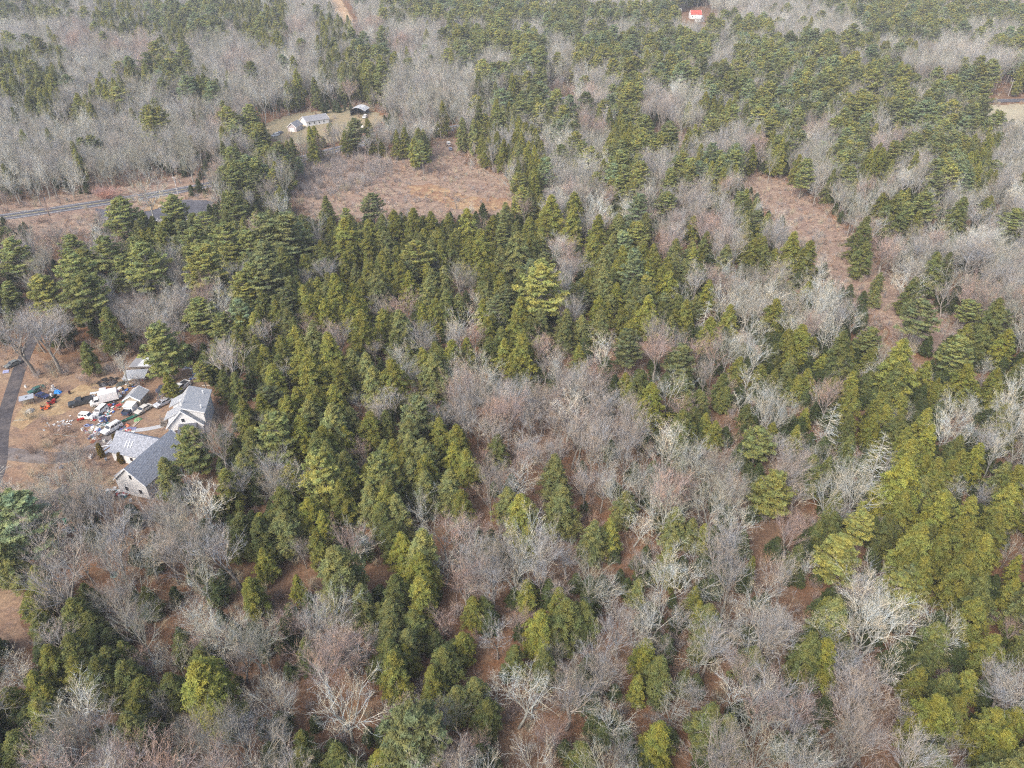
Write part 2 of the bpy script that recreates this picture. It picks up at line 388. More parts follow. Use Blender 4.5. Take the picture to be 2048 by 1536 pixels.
# ------------------------------------------------------------------ where the trees stand
# hand-marked trees: tile origin, then x,y,width in quarter pixels (+ a letter for its tone); conifers by their tips, bare trees by crown centre
CON = {
(0,384,'P'): "20,280,120 60,370,250 940,45,240 1370,20,180 1840,0,200 1520,170,130 1620,160,160 540,345,180 640,450,180g 820,350,230 560,500,280 660,640,330 1080,350,170 1150,400,300 960,520,200 1270,270,140 1520,290,230 1800,250,260 1560,430,300g 1980,300,250 1720,480,150 320,665,230g 30,720,140 40,900,80 1990,560,250 1920,650,220g 1580,850,230 1760,980,200 1260,1060,300 1590,1360,130g",
(0,384,'H'): "820,940,180d 660,1210,130d 1330,1440,110 2030,1150,110 1880,1440,120d",
(512,384,'P'): "230,170,350b 60,180,300b 50,400,250b 50,520,280b 920,10,170b 710,130,100 1280,390,230g",
(512,384,'H'): "550,30,110d 700,210,240 1100,150,150g 1250,130,170 1400,160,150 1530,200,120 1690,140,180 1800,300,190 1980,90,140b 1890,200,130 880,330,160 910,220,130 1040,320,150b 210,450,200d 370,500,150 540,430,160d 740,400,140 700,500,120 1010,470,140 1130,430,130 1340,290,110 1470,300,120 1560,330,120 1690,380,150 1960,440,140b 890,570,130 980,620,170b 1160,560,150 1220,640,150g 1370,690,150b 1800,550,140 1960,660,150 650,660,210g 480,680,120 770,730,150g 260,680,160d 370,750,150 430,840,160g 540,850,160g 680,860,120g 780,820,170g 860,850,110g 840,690,110 140,870,140 320,860,100g 230,930,140b 250,790,110b 10,900,100 1430,860,150 1330,900,110g 1620,820,130b 1820,860,130g 1930,850,120g 1010,940,160 1160,940,190b 830,950,220 1330,980,100 1440,760,110 460,1080,240b 340,1090,120 190,1160,160 360,1180,200 570,1130,230 1680,1170,140g 1560,1190,160g 1960,1080,140d 1330,1250,150 1480,1290,110 420,1300,230 650,1350,180 760,1250,160b 880,1290,170b 1080,1340,220 80,1250,130 120,1380,170 30,1300,120 560,1430,130 930,1400,200b 1050,1440,110 1400,1300,200b 2040,1180,90",
(1024,384,'P'): "230,560,370g 270,480,150b 540,720,170b 940,1110,230b 1350,1210,220b 1970,150,130b 1830,0,130 1240,0,150",
(1024,384,'H'): "320,30,200 510,0,130 490,140,160 130,200,140 260,200,140 50,330,220b 680,190,160g 650,340,160 860,180,140b 1080,170,130b 1460,190,100 1560,320,110d 1940,370,140 820,350,130b 770,420,160b 900,430,140 1060,400,120g 1140,420,120 920,560,130g 1080,560,140g 1200,600,140g 1270,640,140g 1110,720,160g 840,540,130 740,600,170b 620,610,130 840,730,120g 690,830,130g 1260,520,110 980,830,110 1100,830,180g 1400,870,140 1310,940,110 1420,970,90g 1580,710,130g 1600,1000,150g 1760,900,130 880,930,120 700,940,150b 570,990,130b 440,940,150b 420,1050,130b 220,940,150b 20,980,160 80,1140,200 150,1220,130 540,1230,120 940,1020,120 760,880,100 560,700,110 1050,1420,200d 920,1450,120 1450,400,120b 1320,380,150b 1700,1450,150d 1840,1320,120 2000,1380,120 1710,420,130b",
(1536,384,'P'): "1290,0,200 2000,130,180 1250,870,260b 1640,860,160 830,1080,180 1550,1150,220 1920,950,170b",
(1536,384,'H'): "220,320,170 330,390,160 60,450,100 790,200,170d 790,400,140d 920,10,120 1380,480,170d 1470,480,120d 1780,30,100 70,860,160 290,1060,180g 180,1100,160 380,1160,100 190,1230,120g 450,1300,100g 570,1240,110 1120,1200,280 1750,1080,150d 1940,1110,160g 1600,1060,140 1620,1380,200g 1850,1410,150g 1370,1480,80g 700,1440,130g 880,750,90b 1850,860,220d 1560,40,160d 1050,30,180d 620,1120,200d 340,1420,130 60,1420,110 2030,1330,80 1080,1380,200d 1180,690,150d 900,640,80b",
(1536,768,'H'): "700,20,200 920,60,180 1080,90,150 1390,0,120g 310,190,110g 240,330,130 50,310,140 870,230,160g 1270,190,170 1320,330,200g 1130,350,160 1720,480,190g 1560,530,160 490,570,150d 680,420,160d 660,250,180d 1120,600,350g 1250,560,200g 1380,600,200 1000,700,250 1420,880,300g 1660,930,250 1870,960,200 1920,630,200b 1980,800,250 1120,870,250 1220,1130,320 1620,1100,300 1760,1210,250 1400,1200,250 1000,1050,200d 1620,1330,300 1150,1280,250 1300,1400,250 440,1100,160d 520,960,150d 250,1290,170d 2030,1380,120g",
(1536,768,'P'): "80,700,280g 770,1010,200g 620,1220,300g 1190,1460,250b 1430,860,200g",
(1024,768,'H'): "1140,0,200g 960,0,130 1560,230,130 1640,300,130 350,590,220b 400,820,250b 80,880,220 650,1110,200b 790,1090,170 910,860,170b 1320,1000,190b 1450,1080,150b 1540,1130,130 1430,60,130d 1720,20,110d 1930,1390,80g 2010,740,130 1450,310,100",
(1024,768,'P'): "1990,350,230",
(512,768,'H'): "40,90,160g 240,100,170 330,30,160 490,20,170 620,10,170 420,140,190b 600,160,230b 760,180,170b 890,230,160 350,270,190g 540,330,200g 700,340,150g 30,180,90g 30,390,110 690,540,180b 730,670,170 870,650,130g 990,590,170 1100,640,170 1130,700,160 660,770,200 900,780,160b 1030,820,220 570,890,140 190,820,230d 420,910,190g 540,1020,160g 20,1040,180g 1210,270,200b 1220,400,180b 1330,440,190b 1180,480,140d 1240,560,120g 1350,700,190b 1550,690,210b 1620,310,170 1560,470,160g 1690,520,170 1920,410,150d 2010,830,170b 640,1290,340b 1170,1200,200g 1310,1170,280b 1290,1350,240g 50,1320,150 1640,850,160 470,1180,170 10,1430,60g",
(0,768,'P'): "1490,350,270 60,900,420d",
(0,768,'H'): "260,1468,190 1790,680,200 1900,560,200b 1930,130,170 1980,380,180b 1700,900,120d 1900,1030,150b 1300,600,180b",
(512,768,'P'): "100,10,200b",
(0,1152,'H'): "260,0,150b 230,130,180 300,300,200d 360,570,220 560,640,230 740,660,250d 850,570,200d 230,780,200 330,880,140 50,890,150 250,1000,200 1090,820,230 1050,980,200 1600,650,380g 1990,0,200g 980,520,170d 1330,800,200d 700,280,180d 650,60,160d 1430,470,150d 1150,100,150d 520,350,140d",
(512,1152,'H'): "310,0,110g 1070,180,200b 1060,330,230b 1190,430,200b 1190,560,170g 1420,730,200 960,210,130d 1310,0,220 1280,280,200d 1740,180,160 1650,450,170 380,490,120d 650,1350,280d 340,1240,150d 970,1410,220g 1830,1000,220d 1530,580,140d",
(1024,1152,'H'): "120,30,160 370,110,140 230,290,240g 350,450,150d 280,600,200d 1010,30,130b 1080,510,200g 1010,800,130 1480,90,130 1510,200,110 1190,1180,260g 1390,740,110d 600,220,200d 580,1330,200d 20,560,160d",
(1536,1152,'P'): "1100,0,300g",
(1536,1152,'H'): "500,180,160 480,500,250g 330,540,140 1750,10,260d 1700,200,250 1990,20,150 1840,490,210 2020,530,120d 1230,750,200 1650,760,180 1480,800,200d 1390,980,300g 1560,960,240 1850,1070,250 2000,1060,200g 1950,1250,250g 1300,560,200d 560,150,120d",
}
BARE = {
(0,384): "m330,1050,360d m130,1080,330d m1870,1280,300 o960,1340,230 o1250,960,250 m850,720,180d m880,900,200 m1380,900,220 o1700,760,250 o1150,-70,330g m1110,960,200 o400,900,90g m150,560,150 m230,420,150d m450,300,170",
(512,384): "m570,600,190d m390,680,150d m990,890,170 m1210,870,200g m1630,640,220b o1620,1050,300b o1760,830,160b m1950,1010,160d m70,1080,200 o250,1050,150b m410,1030,150g m650,1100,130g m940,1230,150 o1150,1250,220b o1400,1170,170 o240,1410,180b m1290,1450,160d o1560,1400,260b o1800,1380,260b m1700,700,150b m1430,560,120d",
(1024,384): "o660,60,200g o420,390,100g m330,400,120g m440,590,160 o590,540,180 o960,80,200 o980,280,120 o1200,210,100 m1350,200,160d m1600,260,230g o1800,280,230 m1230,370,200g o1380,570,160 o1640,590,260g o1470,600,150g o1370,810,170g s1540,960,160 o1720,790,250g o2000,740,180 o2000,1080,150 o1790,1160,200g o1640,1220,150 m1160,1230,260g o720,1230,300b m230,1210,220g m270,1380,170 o1900,1470,200g o1560,1320,130g m100,100,150g m560,300,110b m450,1480,180 m700,1480,170g",
(1536,384): "o370,850,300g o150,800,200 m90,620,220 o850,230,260 o1150,640,300b m1700,480,350d o1850,770,150g o330,1270,160g o1230,1440,180g m1250,430,230d m1950,620,220d o1500,620,250 m1450,800,170 o560,820,260 o700,980,220 m700,380,100g o80,220,220 o420,560,220 m950,450,220g m1750,200,200d o1450,1060,110 o560,1400,160 o820,1400,170g o1750,1360,160",
(1536,768): "s490,250,230 o210,160,140 o400,60,120g o930,250,200g s900,560,300 o1120,220,130g o1590,360,240g o1800,420,230g o1430,170,160 o500,760,220 o750,790,230g m950,1120,180d m600,1030,200d o1560,830,200 m1730,870,180d o1960,1290,200 o1620,130,200 m280,560,200d m240,880,200 m60,450,180d m300,1100,180g o2000,620,150 o320,1440,200",
(1024,768): "o450,180,320b m370,480,200d m860,380,250 o1260,420,330b m1370,170,200g m90,560,220g m730,780,250d o1020,750,200 m1230,700,230d o1680,880,300b m1400,830,200g o1000,1100,250b m1720,1250,280d o1840,80,180g m750,120,220d m580,740,160g m1500,560,200d m450,1350,220d m1000,1350,260 m1100,520,150g o1230,880,220b",
(0,768): "m1720,400,330 o1600,900,420b m1480,1250,460 o1160,1290,380b m840,1210,360d m400,1400,560 m1820,1270,400d o430,760,330g m250,1150,360 m700,800,260g o60,760,300b m560,560,200 m1900,750,250d m300,980,300 m1250,980,300d m1000,1080,260d",
(512,768): "o1770,320,220b m980,200,200 m1340,200,200 m1480,250,220d m1100,100,200d o290,700,330b m480,750,200 m840,500,160g o1330,980,300 m1690,1150,280g o1960,1200,250b o820,1200,330 m370,1300,170 o820,90,170 m40,700,180d m100,320,200b m1200,1080,170g o1500,1430,250 m1850,560,130g",
(0,1152): "m620,1150,430 o1230,620,200g o1590,250,350g m1050,350,300d m1900,1250,350d m1270,1000,200d m1900,600,300 o100,700,270b m420,150,260 m500,430,280 m850,180,250b m1650,520,220g o1500,1300,300b m1100,700,200g o1400,620,200b m300,1400,300d m1000,1400,250",
(512,1152): "o700,1000,600g o1080,1100,300 o1270,1100,250 m1520,1100,330b m200,400,250g m330,350,200g o850,500,300b o1920,850,300g m1930,450,250d o120,850,260b m250,950,230 m500,550,250 m150,1250,260d m1500,330,220g o1690,60,230 m750,250,260 m1750,1350,260g m1280,1400,220",
(1024,1152): "o160,950,300 m500,800,250 o690,700,250b o790,1100,400g m1080,300,250d o1750,250,350 o1300,1000,350 m1450,950,220d o1740,1200,350g m320,600,200b m1350,330,200d m1500,500,220d m1850,700,250g o780,80,300 m370,60,220 m60,350,180g m330,1250,260g m900,1400,280d m1200,550,200",
(1536,1152): "o1100,380,330g o1450,420,400g m650,650,300d m850,1250,350g m300,1000,250d o560,400,300g m230,420,220d m80,800,200g o60,300,220b o350,1350,280b m1500,1300,250b m1880,850,250 m650,120,200 m1150,1150,250 o1000,650,300b m1750,700,180d m1980,420,150g",
}
TOP = """PhGhhGhhhGGGPPPPPpGGGpGGGpPPPPPM
hhGhhPPHHGGGpPPPPPPpPPpGGGpPPPPP
GGMhHHPHHMHMGGpPGPpGpGpPGGGPPPGG
GhMMMhGGhGHpMGPPPGPPpPGpPPPGpGGP
HhGGMpGMGGHPhGPGPGYPpPGPPPGpGGGG
hHGGHPGGGGhHGGGPPSGpPPpPPPYPSSPP
HHGHGGHGGHMSGGGhPSMPGGPPPPpPpPPO
GHhGGGGMOOOOGGGhPpMPMGhPPPYPPPpO
GGGGGGMPhhhhGGhHhpMHHSPpPMPGGPPG
GGGGGGGhPhMMhHShHGGHPhGMhGPMPPHG
GGGGGGMPPHSSShSSHGGPGhPGhGPHGPHG
GGGSSSGPPhSSSSSGhGGPGPHSGGhSGPHG""".split()
LOW = """SSOOOOGnnSSSSSSnnGGnGMMnSSGGnGGG
GSSGnnnnnnnnnnnnnMGnMMMnMMSMMGGG
MGGMnGGnnnGnnnMnnMGnnnGGGGMMGGGG
MGMGMGGMnnnMMnMnnMGnnnGGWWGSMGMG
GMMMMMMnMnMMnGMnnMGGMMGWWWWSSMMG
OOOGGGnMnGnGGnGGMMGGMMMWWWWUUWGW
OOOOOOOMnnnGMMMGMMMGGnMWWWWWWWWW
OOOOOOOnnnnGnnMMRRMMMUMMWWWWWWWW
OOOOOOOMGGnGnnRRRRMMGGMMMWWWnnWG
OGGOOGGGGnnnnGRMRRMGGGGMMWWWnnGn
nGMGGGGnnGGGnGMGnRRnGGUMMUnWnnnG
nGGGMGGGRRGGRnMGGMRGUMMGMUMWnnnG
OGGGGGGGRMGnnMRGGMUGUMUGGMMWnnnn
OUUGGGGUMMGMnRRGGUGGMGUGGUUWWWWn
GnnUMGUGUGMGnUGGGGMGnGGUMnMGGWWG
GMGGMUnMGGGGGUUGGMGGUMGMMMMMGUnG
UGGGUGGMGGRRMRMURMGGUGUGGMMMGnnn
UGGGMGGRGUGGnRMURMGGGnMGGMMRGUGn""".split()
# species odds: hemlock, pine, maple(pinkish), oak(pale); then how often a spot is used at all
MIX = {'H': (.80, .08, .06, .06, 1), 'h': (.50, .09, .22, .19, 1), 'P': (.06, .78, .05, .11, 1), 'p': (.07, .50, .18, .25, 1),
       'Y': (.0, .8, .1, .1, 1), 'G': (.03, .03, .34, .60, 1), 'M': (.03, .02, .72, .23, 1), 'S': (0, .02, .8, .18, .45), 'O': (0, 0, 0, 0, 0)}
LMIX = {'G': (0, 0, .45, .55, .84), 'M': (0, 0, .85, .15, .84), 'W': (.16, .0, .14, .70, .95), 'U': (.28, 0, .4, .32, .85),
        'R': (0, 0, .8, .2, .5), 'n': (.8, .05, .1, .05, .8), 'S': (0, 0, .85, .15, .45), 'O': (0, 0, 0, 0, 0)}
def cell(px, py):
    c = min(31, max(0, int(px//64)))
    if py < 384: return 'T', TOP[min(11, max(0, int(py//32)))][c]
    return 'L', LOW[min(17, max(0, int((py-384)//64)))][c]

def G2(pts, z=0): return [tuple(at(x, y, z)[:2]) for x, y in pts]
# ---- open places (outlines marked on the photograph, laid on the ground)
P_YARD = G2([(-90, 700), (40, 690), (90, 720), (200, 728), (262, 712), (330, 722), (400, 730), (424, 770), (432, 860), (380, 905), (345, 960), (305, 1005), (215, 1010), (120, 1005), (40, 985), (-90, 990)])
P_STRAW = G2([(20, 850), (45, 812), (110, 800), (160, 770), (215, 765), (260, 760), (262, 776), (200, 786), (150, 812), (125, 828), (70, 838), (45, 860)])
P_CLEAR = G2([(590, 318), (650, 300), (760, 300), (850, 330), (868, 285), (915, 280), (930, 330), (1010, 352), (1040, 400), (1020, 432), (900, 438), (790, 432), (690, 440), (610, 425), (585, 370)])
P_BRACK = G2([(815, 372), (870, 368), (930, 392), (1015, 398), (1030, 416), (960, 424), (900, 416), (860, 398), (820, 392)])
P_ROADSIDE = G2([(-120, 470), (-120, 430), (60, 400), (150, 385), (280, 370), (350, 352), (430, 340), (450, 365), (425, 400), (440, 455), (300, 462), (150, 470), (60, 480)])
P_LOT = G2([(182, 417), (196, 424), (196, 446), (270, 452), (350, 448), (430, 436), (424, 402), (360, 400), (330, 408), (295, 418), (270, 428)])
P_LOTIN = G2([(300, 398), (330, 394), (352, 398), (335, 406), (310, 420), (288, 424), (296, 410)])
P_PATH = G2([(1480, 345), (1580, 365), (1650, 425), (1710, 478), (1755, 530), (1815, 585), (1885, 630), (1920, 675), (1910, 715), (1850, 705), (1775, 655), (1700, 605), (1635, 540), (1580, 480), (1530, 420)])
P_TRACK = G2([(648, -20), (672, -20), (690, 12), (702, 34), (712, 52), (706, 60), (692, 50), (672, 24), (655, 4)])
P_FIELD = G2([(1952, 232), (1980, 210), (2060, 208), (2150, 214), (2150, 262), (2060, 262), (2000, 256)])
P_LAWN = G2([(520, 262), (545, 240), (600, 226), (700, 216), (760, 226), (768, 244), (730, 262), (690, 280), (640, 290), (560, 285)])
P_BARE2 = G2([(1318, 268), (1366, 266), (1372, 276), (1330, 284)])
P_LEFT = G2([(-100, 1120), (20, 1110), (45, 1170), (40, 1240), (60, 1290), (20, 1320), (-100, 1330)])
P_PINK2 = G2([(1110, 205), (1180, 208), (1240, 226), (1290, 245), (1270, 256), (1180, 240), (1120, 225)])
P_ROAD2 = G2([(1930, 198), (2160, 192), (2160, 210), (1930, 206)])
XP_CORR = [(1470, 325), (1560, 340), (1630, 380), (1700, 440), (1745, 500), (1815, 555), (1890, 605), (1935, 660), (1915, 715), (1850, 710), (1770, 650), (1690, 600), (1625, 530), (1570, 460), (1510, 395)]
XP_CLEAR = [(588, 318), (650, 296), (770, 292), (850, 325), (862, 275), (915, 272), (935, 325), (1010, 345), (1045, 400), (1020, 425), (900, 425), (790, 425), (690, 432), (605, 420), (580, 370)]
XP_TRACK = [(640, -40), (684, -40), (700, 6), (712, 26), (724, 52), (706, 64), (686, 50), (664, 24)]
XP_LAWN = [(520, 262), (540, 232), (600, 218), (690, 202), (765, 200), (775, 240), (730, 256), (690, 268), (640, 262), (590, 272), (545, 284)]
XP_ROAD = [(-60, 470), (-60, 395), (60, 385), (180, 372), (290, 356), (350, 342), (420, 336), (430, 400), (436, 442), (300, 452), (190, 450), (100, 460)]
SPOTS = [(1392, 36, 38, 30), (1336, 22, 16, 9), (1776, 268, 22, 12), (1702, 262, 10, 8), (899, 290, 14, 18), (1812, 270, 16, 8), (1908, 186, 11, 22), (2016, 176, 11, 18), (1964, 184, 6, 12), (1262, 148, 12, 8), (1082, 272, 10, 7), (1340, 270, 34, 10), (2010, 236, 56, 22), (1990, 203, 56, 7), (1440, 44, 40, 10), (1125, 190, 22, 12)]
def in_view_gap(px, py, rp):
    if any(((px-a)/(c+rp*.8))**2+((py-b)/(d+rp*.8))**2 < 1 for a, b, c, d in SPOTS): return 1.0
    for P_, k_ in ((XP_TRACK, 1.0), (XP_LAWN, .93), (XP_CLEAR, .90), (XP_CORR, .93), (XP_ROAD, .86)):
        if inside(px, py, P_) or inside(px, py-rp*1.1, P_) and k_ != .86: return k_
    return 0.0
OPEN = [P_YARD, P_LOT, P_TRACK, P_FIELD, P_ROAD2]
ROAD = [at(x, y) for x, y in ((-260, 468), (-120, 452), (0, 436), (110, 420), (200, 407), (300, 391), (380, 378), (440, 366), (520, 345), (600, 318), (700, 292), (820, 272), (930, 252), (1040, 225), (1150, 193))]
DRIVE = [at(x, y) for x, y in ((150, 560), (110, 620), (75, 660), (55, 700), (38, 740), (22, 790), (8, 835), (0, 880), (0, 915), (-10, 960), (-40, 1010))]
def seg_dist(x, y, line):
    b = 1e9
    for p, q in zip(line, line[1:]):
        dx, dy = q.x-p.x, q.y-p.y; t = max(0, min(1, ((x-p.x)*dx+(y-p.y)*dy)/(dx*dx+dy*dy)))
        b = min(b, hypot(x-p.x-dx*t, y-p.y-dy*t))
    return b

TREES = []   # kind, x, y, h, r, tone index, hand
def parse(tok):
    lt = 0
    if tok[-1] in 'gdb': lt = TI[tok[-1]]; tok = tok[:-1]
    return [float(v) for v in tok.split(',')], lt
def apx(X, Y, w_, ratio, lo, hi, frac):
    h = 12.0
    for _ in range(6):
        p = at(X, Y, h*frac); zc = proj(*p)[2]; wm = w_*zc/FOC; h = min(hi, max(lo, ratio*wm))
    p = at(X, Y, h*frac); return p.x, p.y, h, wm/2
for (ox, oy, k), s in CON.items():
    for tok in s.split():
        (x, y, w_), tone = parse(tok)
        if k == 'H': a = apx(ox+x/4, oy+y/4, w_/4, 2.3, 7, 18, 1.0)
        else: a = apx(ox+x/4, oy+y/4, w_/4, 1.75, 9, 22, 1.0)
        TREES.append(['hemlock' if k == 'H' else 'pine', a[0], a[1], a[2], a[3]*((1.0 if (ox, oy) == (1536, 768) else 1.2) if k == 'H' else 1.12), tone, 1])
for (ox, oy), s in BARE.items():
    for tok in s.split():
        k = tok[0]; (x, y, w_), tone = parse(tok[1:])
        a = apx(ox+x/4, oy+y/4, w_/4, {'m': 1.9, 'o': 1.55, 's': 2.2}[k], 8, 21, .72)
        if in_view_gap(ox+x/4, oy+y/4, 0) in (.90,) and inside(ox+x/4, oy+y/4, XP_CORR): continue
        TREES.append([{'m': 'maple', 'o': 'oak', 's': 'snag'}[k], a[0], a[1], a[2], a[3]*1.1, tone, 1])
hand = np.array([[t[1], t[2], t[4]] for t in TREES])
hcon = np.array([t[0] in ('hemlock', 'pine') for t in TREES])
hpx = []
for t in TREES:
    if t[0] in ('hemlock', 'pine'):
        a_ = proj(t[1], t[2], t[3]); b_ = proj(t[1], t[2], t[3]*.12); hpx.append(((a_[0]+b_[0])/2, (a_[1]+b_[1])/2, t[4]*FOC/a_[2], abs(a_[1]-b_[1])/2+2, t[2]))
hpx = np.array(hpx)
def covers(px, py, rp, y_):
    """would a bare crown here stand in front of a marked conifer"""
    m = (((px-hpx[:, 0])/(hpx[:, 2]+rp))**2+((py-hpx[:, 1])/(hpx[:, 3]+rp))**2 < 1) & (y_ < hpx[:, 4]+1)
    return bool(m.any())
def near_hand(x, y, f, con=False):
    d = np.hypot(hand[:, 0]-x, hand[:, 1]-y); m = d < hand[:, 2]*f
    return bool((m & hcon).any()) if con else bool(m.any())
y = 40.0
while y < 1150:
    s = 4.3 if y < 260 else (5.4 if y < 380 else 7.4)
    half = 0.80*y*1.0 + 55
    for i in range(int(2*half/s)):
        x = -half + s*(i+R.random()); yy = y + (R.random()-.5)*s*1.1
        g = terrain(x, yy); h0 = 11
        px, py, zc = proj(x, yy, g+h0*.65)
        if px < -260 or px > 2308 or py > 1900: continue
        bx, by, _ = proj(x, yy, g)
        gp_ = in_view_gap(px, py, 3*FOC/zc)
        if R.random() < gp_: continue
        z_, c = cell(px, py)
        mix = MIX[c] if z_ == 'T' else LMIX[c]
        if R.random() > mix[4]: continue
        if any(inside(x, yy, P) for P in OPEN): continue
        if seg_dist(x, yy, ROAD) < 7.5 or (yy < 260 and seg_dist(x, yy, DRIVE) < 5): continue
        if inside(x, yy, P_LAWN): continue
        if (inside(x, yy, P_CLEAR) or inside(x, yy, P_PATH) or inside(x, yy, P_ROADSIDE)) and R.random() > .5: continue
        q = R.random(); u = 0
        for kind, p in zip(('hemlock', 'pine', 'maple', 'oak'), mix):
            u += p
            if q < u: break
        if yy < 360:
            if kind in ('hemlock', 'pine'):
                if near_hand(x, yy, .95 if c in 'nUW' else 1.2, True): continue
            elif near_hand(x, yy, .7) or covers(px, py, 2.7*FOC/zc, yy): continue
        v = R.uniform(.8, 1.2)
        if kind == 'hemlock':
            r = 2.7*v; h = r*2*R.uniform(2.0, 2.5)*(0.85 if z_ == 'L' else 1.18)
            if c in 'WU': h *= .85; r *= .95
        elif kind == 'pine': r = 3.7*v*(1.12 if z_ == 'T' else 1); h = r*2*R.uniform(1.6, 2.1)
        elif kind == 'maple': r = 3.4*v; h = R.uniform(12, 17.5)*(1.1 if z_ == 'T' else 1)
        else: r = 4.1*v; h = R.uniform(12, 17)*(1.1 if z_ == 'T' else 1)
        if yy > 330: f_ = min(1.38, 1+(yy-330)/300); h *= f_*.97; r *= f_
        if c == 'S' or gp_ > 0: h *= .62; r *= .5
        if kind == 'hemlock': tone = R.choice((0, 0, 1, 2, 3) if z_ == 'T' or c not in 'WUn' else (2, 2, 3, 0))
        elif kind == 'pine': tone = R.choice((0, 0, 1, 1, 2, 3)) if c != 'Y' else 1
        elif kind == 'maple': tone = R.choice((0, 2, 2, 2, 3) if z_ == 'T' else (0, 1, 2, 2, 3)) if c not in 'MSR' else R.choice((0, 0, 1, 2))
        else: tone = R.choice((0, 0, 2, 2, 1)) if c not in 'W' else R.choice((1, 1, 0, 3))
        TREES.append([kind, x, yy, h, r, tone, 0])
    y += s*0.92
print('trees', len(TREES))

# ------------------------------------------------------------------ setting
ys = list(np.arange(-300, 240, 60.)) + list(np.arange(240, 1200, 15.)) + list(np.arange(1200, 3001, 100.))
mb = MB(); xs = [-2500, -800, 0, 800, 2500]
mb.add([(x, y, terrain(x, y)) for y in ys for x in xs], [(j*5+i, j*5+i+1, j*5+i+6, j*5+i+5) for j in range(len(ys)-1) for i in range(4)])
tag(build('ground', mb, M_LITTER), kind='structure')
def patch(name, poly, mat, lift, step=0.0):
    """an irregular ground cover sheet following the slope"""
    rr = random.Random(len(name)*7+int(abs(poly[0][0])))
    pts = []
    for (x0, y0), (x1, y1) in zip(poly, poly[1:]+poly[:1]):
        L = hypot(x1-x0, y1-y0); n = max(1, int(L/1.5)); n = min(n, 60)
        for k in range(n):
            t = k/n; a = min(1.2, L*.05)*(1 if k else .3); pts.append((x0+(x1-x0)*t+rr.uniform(-a, a), y0+(y1-y0)*t+rr.uniform(-a, a)))
    mb = MB(); ymin = min(p[1] for p in pts); ymax = max(p[1] for p in pts)
    if ymax < 260:
        from mathutils.geometry import tessellate_polygon
        V = [Vector((x, y, lift)) for x, y in pts]
        mb.add([tuple(v) for v in V], [tuple(t)[::-1] if (V[t[1]]-V[t[0]]).cross(V[t[2]]-V[t[0]]).z < 0 else tuple(t) for t in tessellate_polygon([V])])
    else:
        s = step or 2.0; nx = int((max(p[0] for p in pts)-min(p[0] for p in pts))/s)+2; ny = int((ymax-ymin)/s)+2; x0 = min(p[0] for p in pts)
        ok = {}
        for j in range(ny):
            for i in range(nx):
                if inside(x0+(i+.5)*s, ymin+(j+.5)*s, pts): ok[i, j] = 1
        vid = {}; V = []; Fc = []
        def vi(i, j):
            if (i, j) not in vid:
                vid[i, j] = len(V); X, Y = x0+i*s+rr.uniform(-.3, .3)*s, ymin+j*s+rr.uniform(-.3, .3)*s; V.append((X, Y, terrain(X, Y)+lift+.12))
            return vid[i, j]
        for i, j in ok: Fc.append((vi(i, j), vi(i+1, j), vi(i+1, j+1), vi(i, j+1)))
        if not Fc: return
        mb.add(V, Fc)
    return tag(build(name, mb, mat), kind='structure')
def strip(name, line, wd, mat, lift, kind='structure', off=0.0, dens=6.0):
    P = []
    for p, q in zip(line, line[1:]):
        n = max(1, int((q-p).length/dens))
        P += [p.lerp(q, k/n) for k in range(n)]
    P.append(line[-1])
    for _ in range(3): P = [P[0]]+[(P[i-1]+P[i]*2+P[i+1])/4 for i in range(1, len(P)-1)]+[P[-1]]
    V = []
    for i, p in enumerate(P):
        d = (P[min(i+1, len(P)-1)]-P[max(i-1, 0)]); d.z = 0; d.normalize(); n_ = Vector((-d.y, d.x, 0))
        for s in (-wd/2, wd/2):
            q = p+n_*(s+off); V.append((q.x, q.y, terrain(q.x, q.y)+lift))
    mb = MB(); mb.add(V, [(2*i, 2*i+1, 2*i+3, 2*i+2) for i in range(len(P)-1)])
    return tag(build(name, mb, mat), kind=kind)
patch('yard', P_YARD, M_DIRT, .01)
patch('yard_grass', P_STRAW, M_STRAW, .02)
patch('verge', P_ROADSIDE, M_PINK, .01)
patch('clearing', P_CLEAR, M_PINK, .01)
patch('clearing_grass', P_BRACK, M_ORANGE, .03)
patch('woodland_path', P_PATH, M_PINK, .01)
patch('sandy_track', P_TRACK, M_SAND, .05)
patch('field', P_FIELD, M_FIELD, .05)
patch('lawn', P_LAWN, M_LAWN, .02)
patch('bare_patch', P_BARE2, M_PINK, .05)
patch('left_clearing', P_LEFT, M_DIRT, .01)
patch('pink_brush_ground', P_PINK2, M_PINK, .05)
patch('parking_lot', P_LOT, M_ASPH, .05, .8)
patch('lot_island', P_LOTIN, M_STRAW, .10, .8)
M_WLINE = simple('worn_white_paint', (.62, .62, .62), .7, 0, .3, 4); M_YLINE = simple('worn_yellow_paint', (.38, .33, .16), .7, 0, .3, 4)
strip('road', ROAD, 9.2, M_ASPH, .16)
for o_, m_ in ((-3.4, M_WLINE), (3.4, M_WLINE), (.14, M_YLINE), (-.14, M_YLINE)):
    strip('road_marking', ROAD, .28, m_, .19, off=o_)
FR = [at(1930, 204), at(2000, 202), at(2160, 199)]
strip('road', FR, 8, M_ASPH, .25); strip('road_marking', FR, .2, M_WLINE, .3, off=3.4)
strip('driveway', DRIVE, 3.3, M_DRIVE, .03, dens=2)
strip('driveway', [at(0, 905), at(50, 912), at(110, 918), at(160, 915), at(200, 890), at(250, 850)], 4.2, M_GRAVEL, .025, dens=2)
strip('driveway', [at(140, 972), at(105, 992), at(60, 1030)], 3.2, M_DRIVE, .035, dens=2)
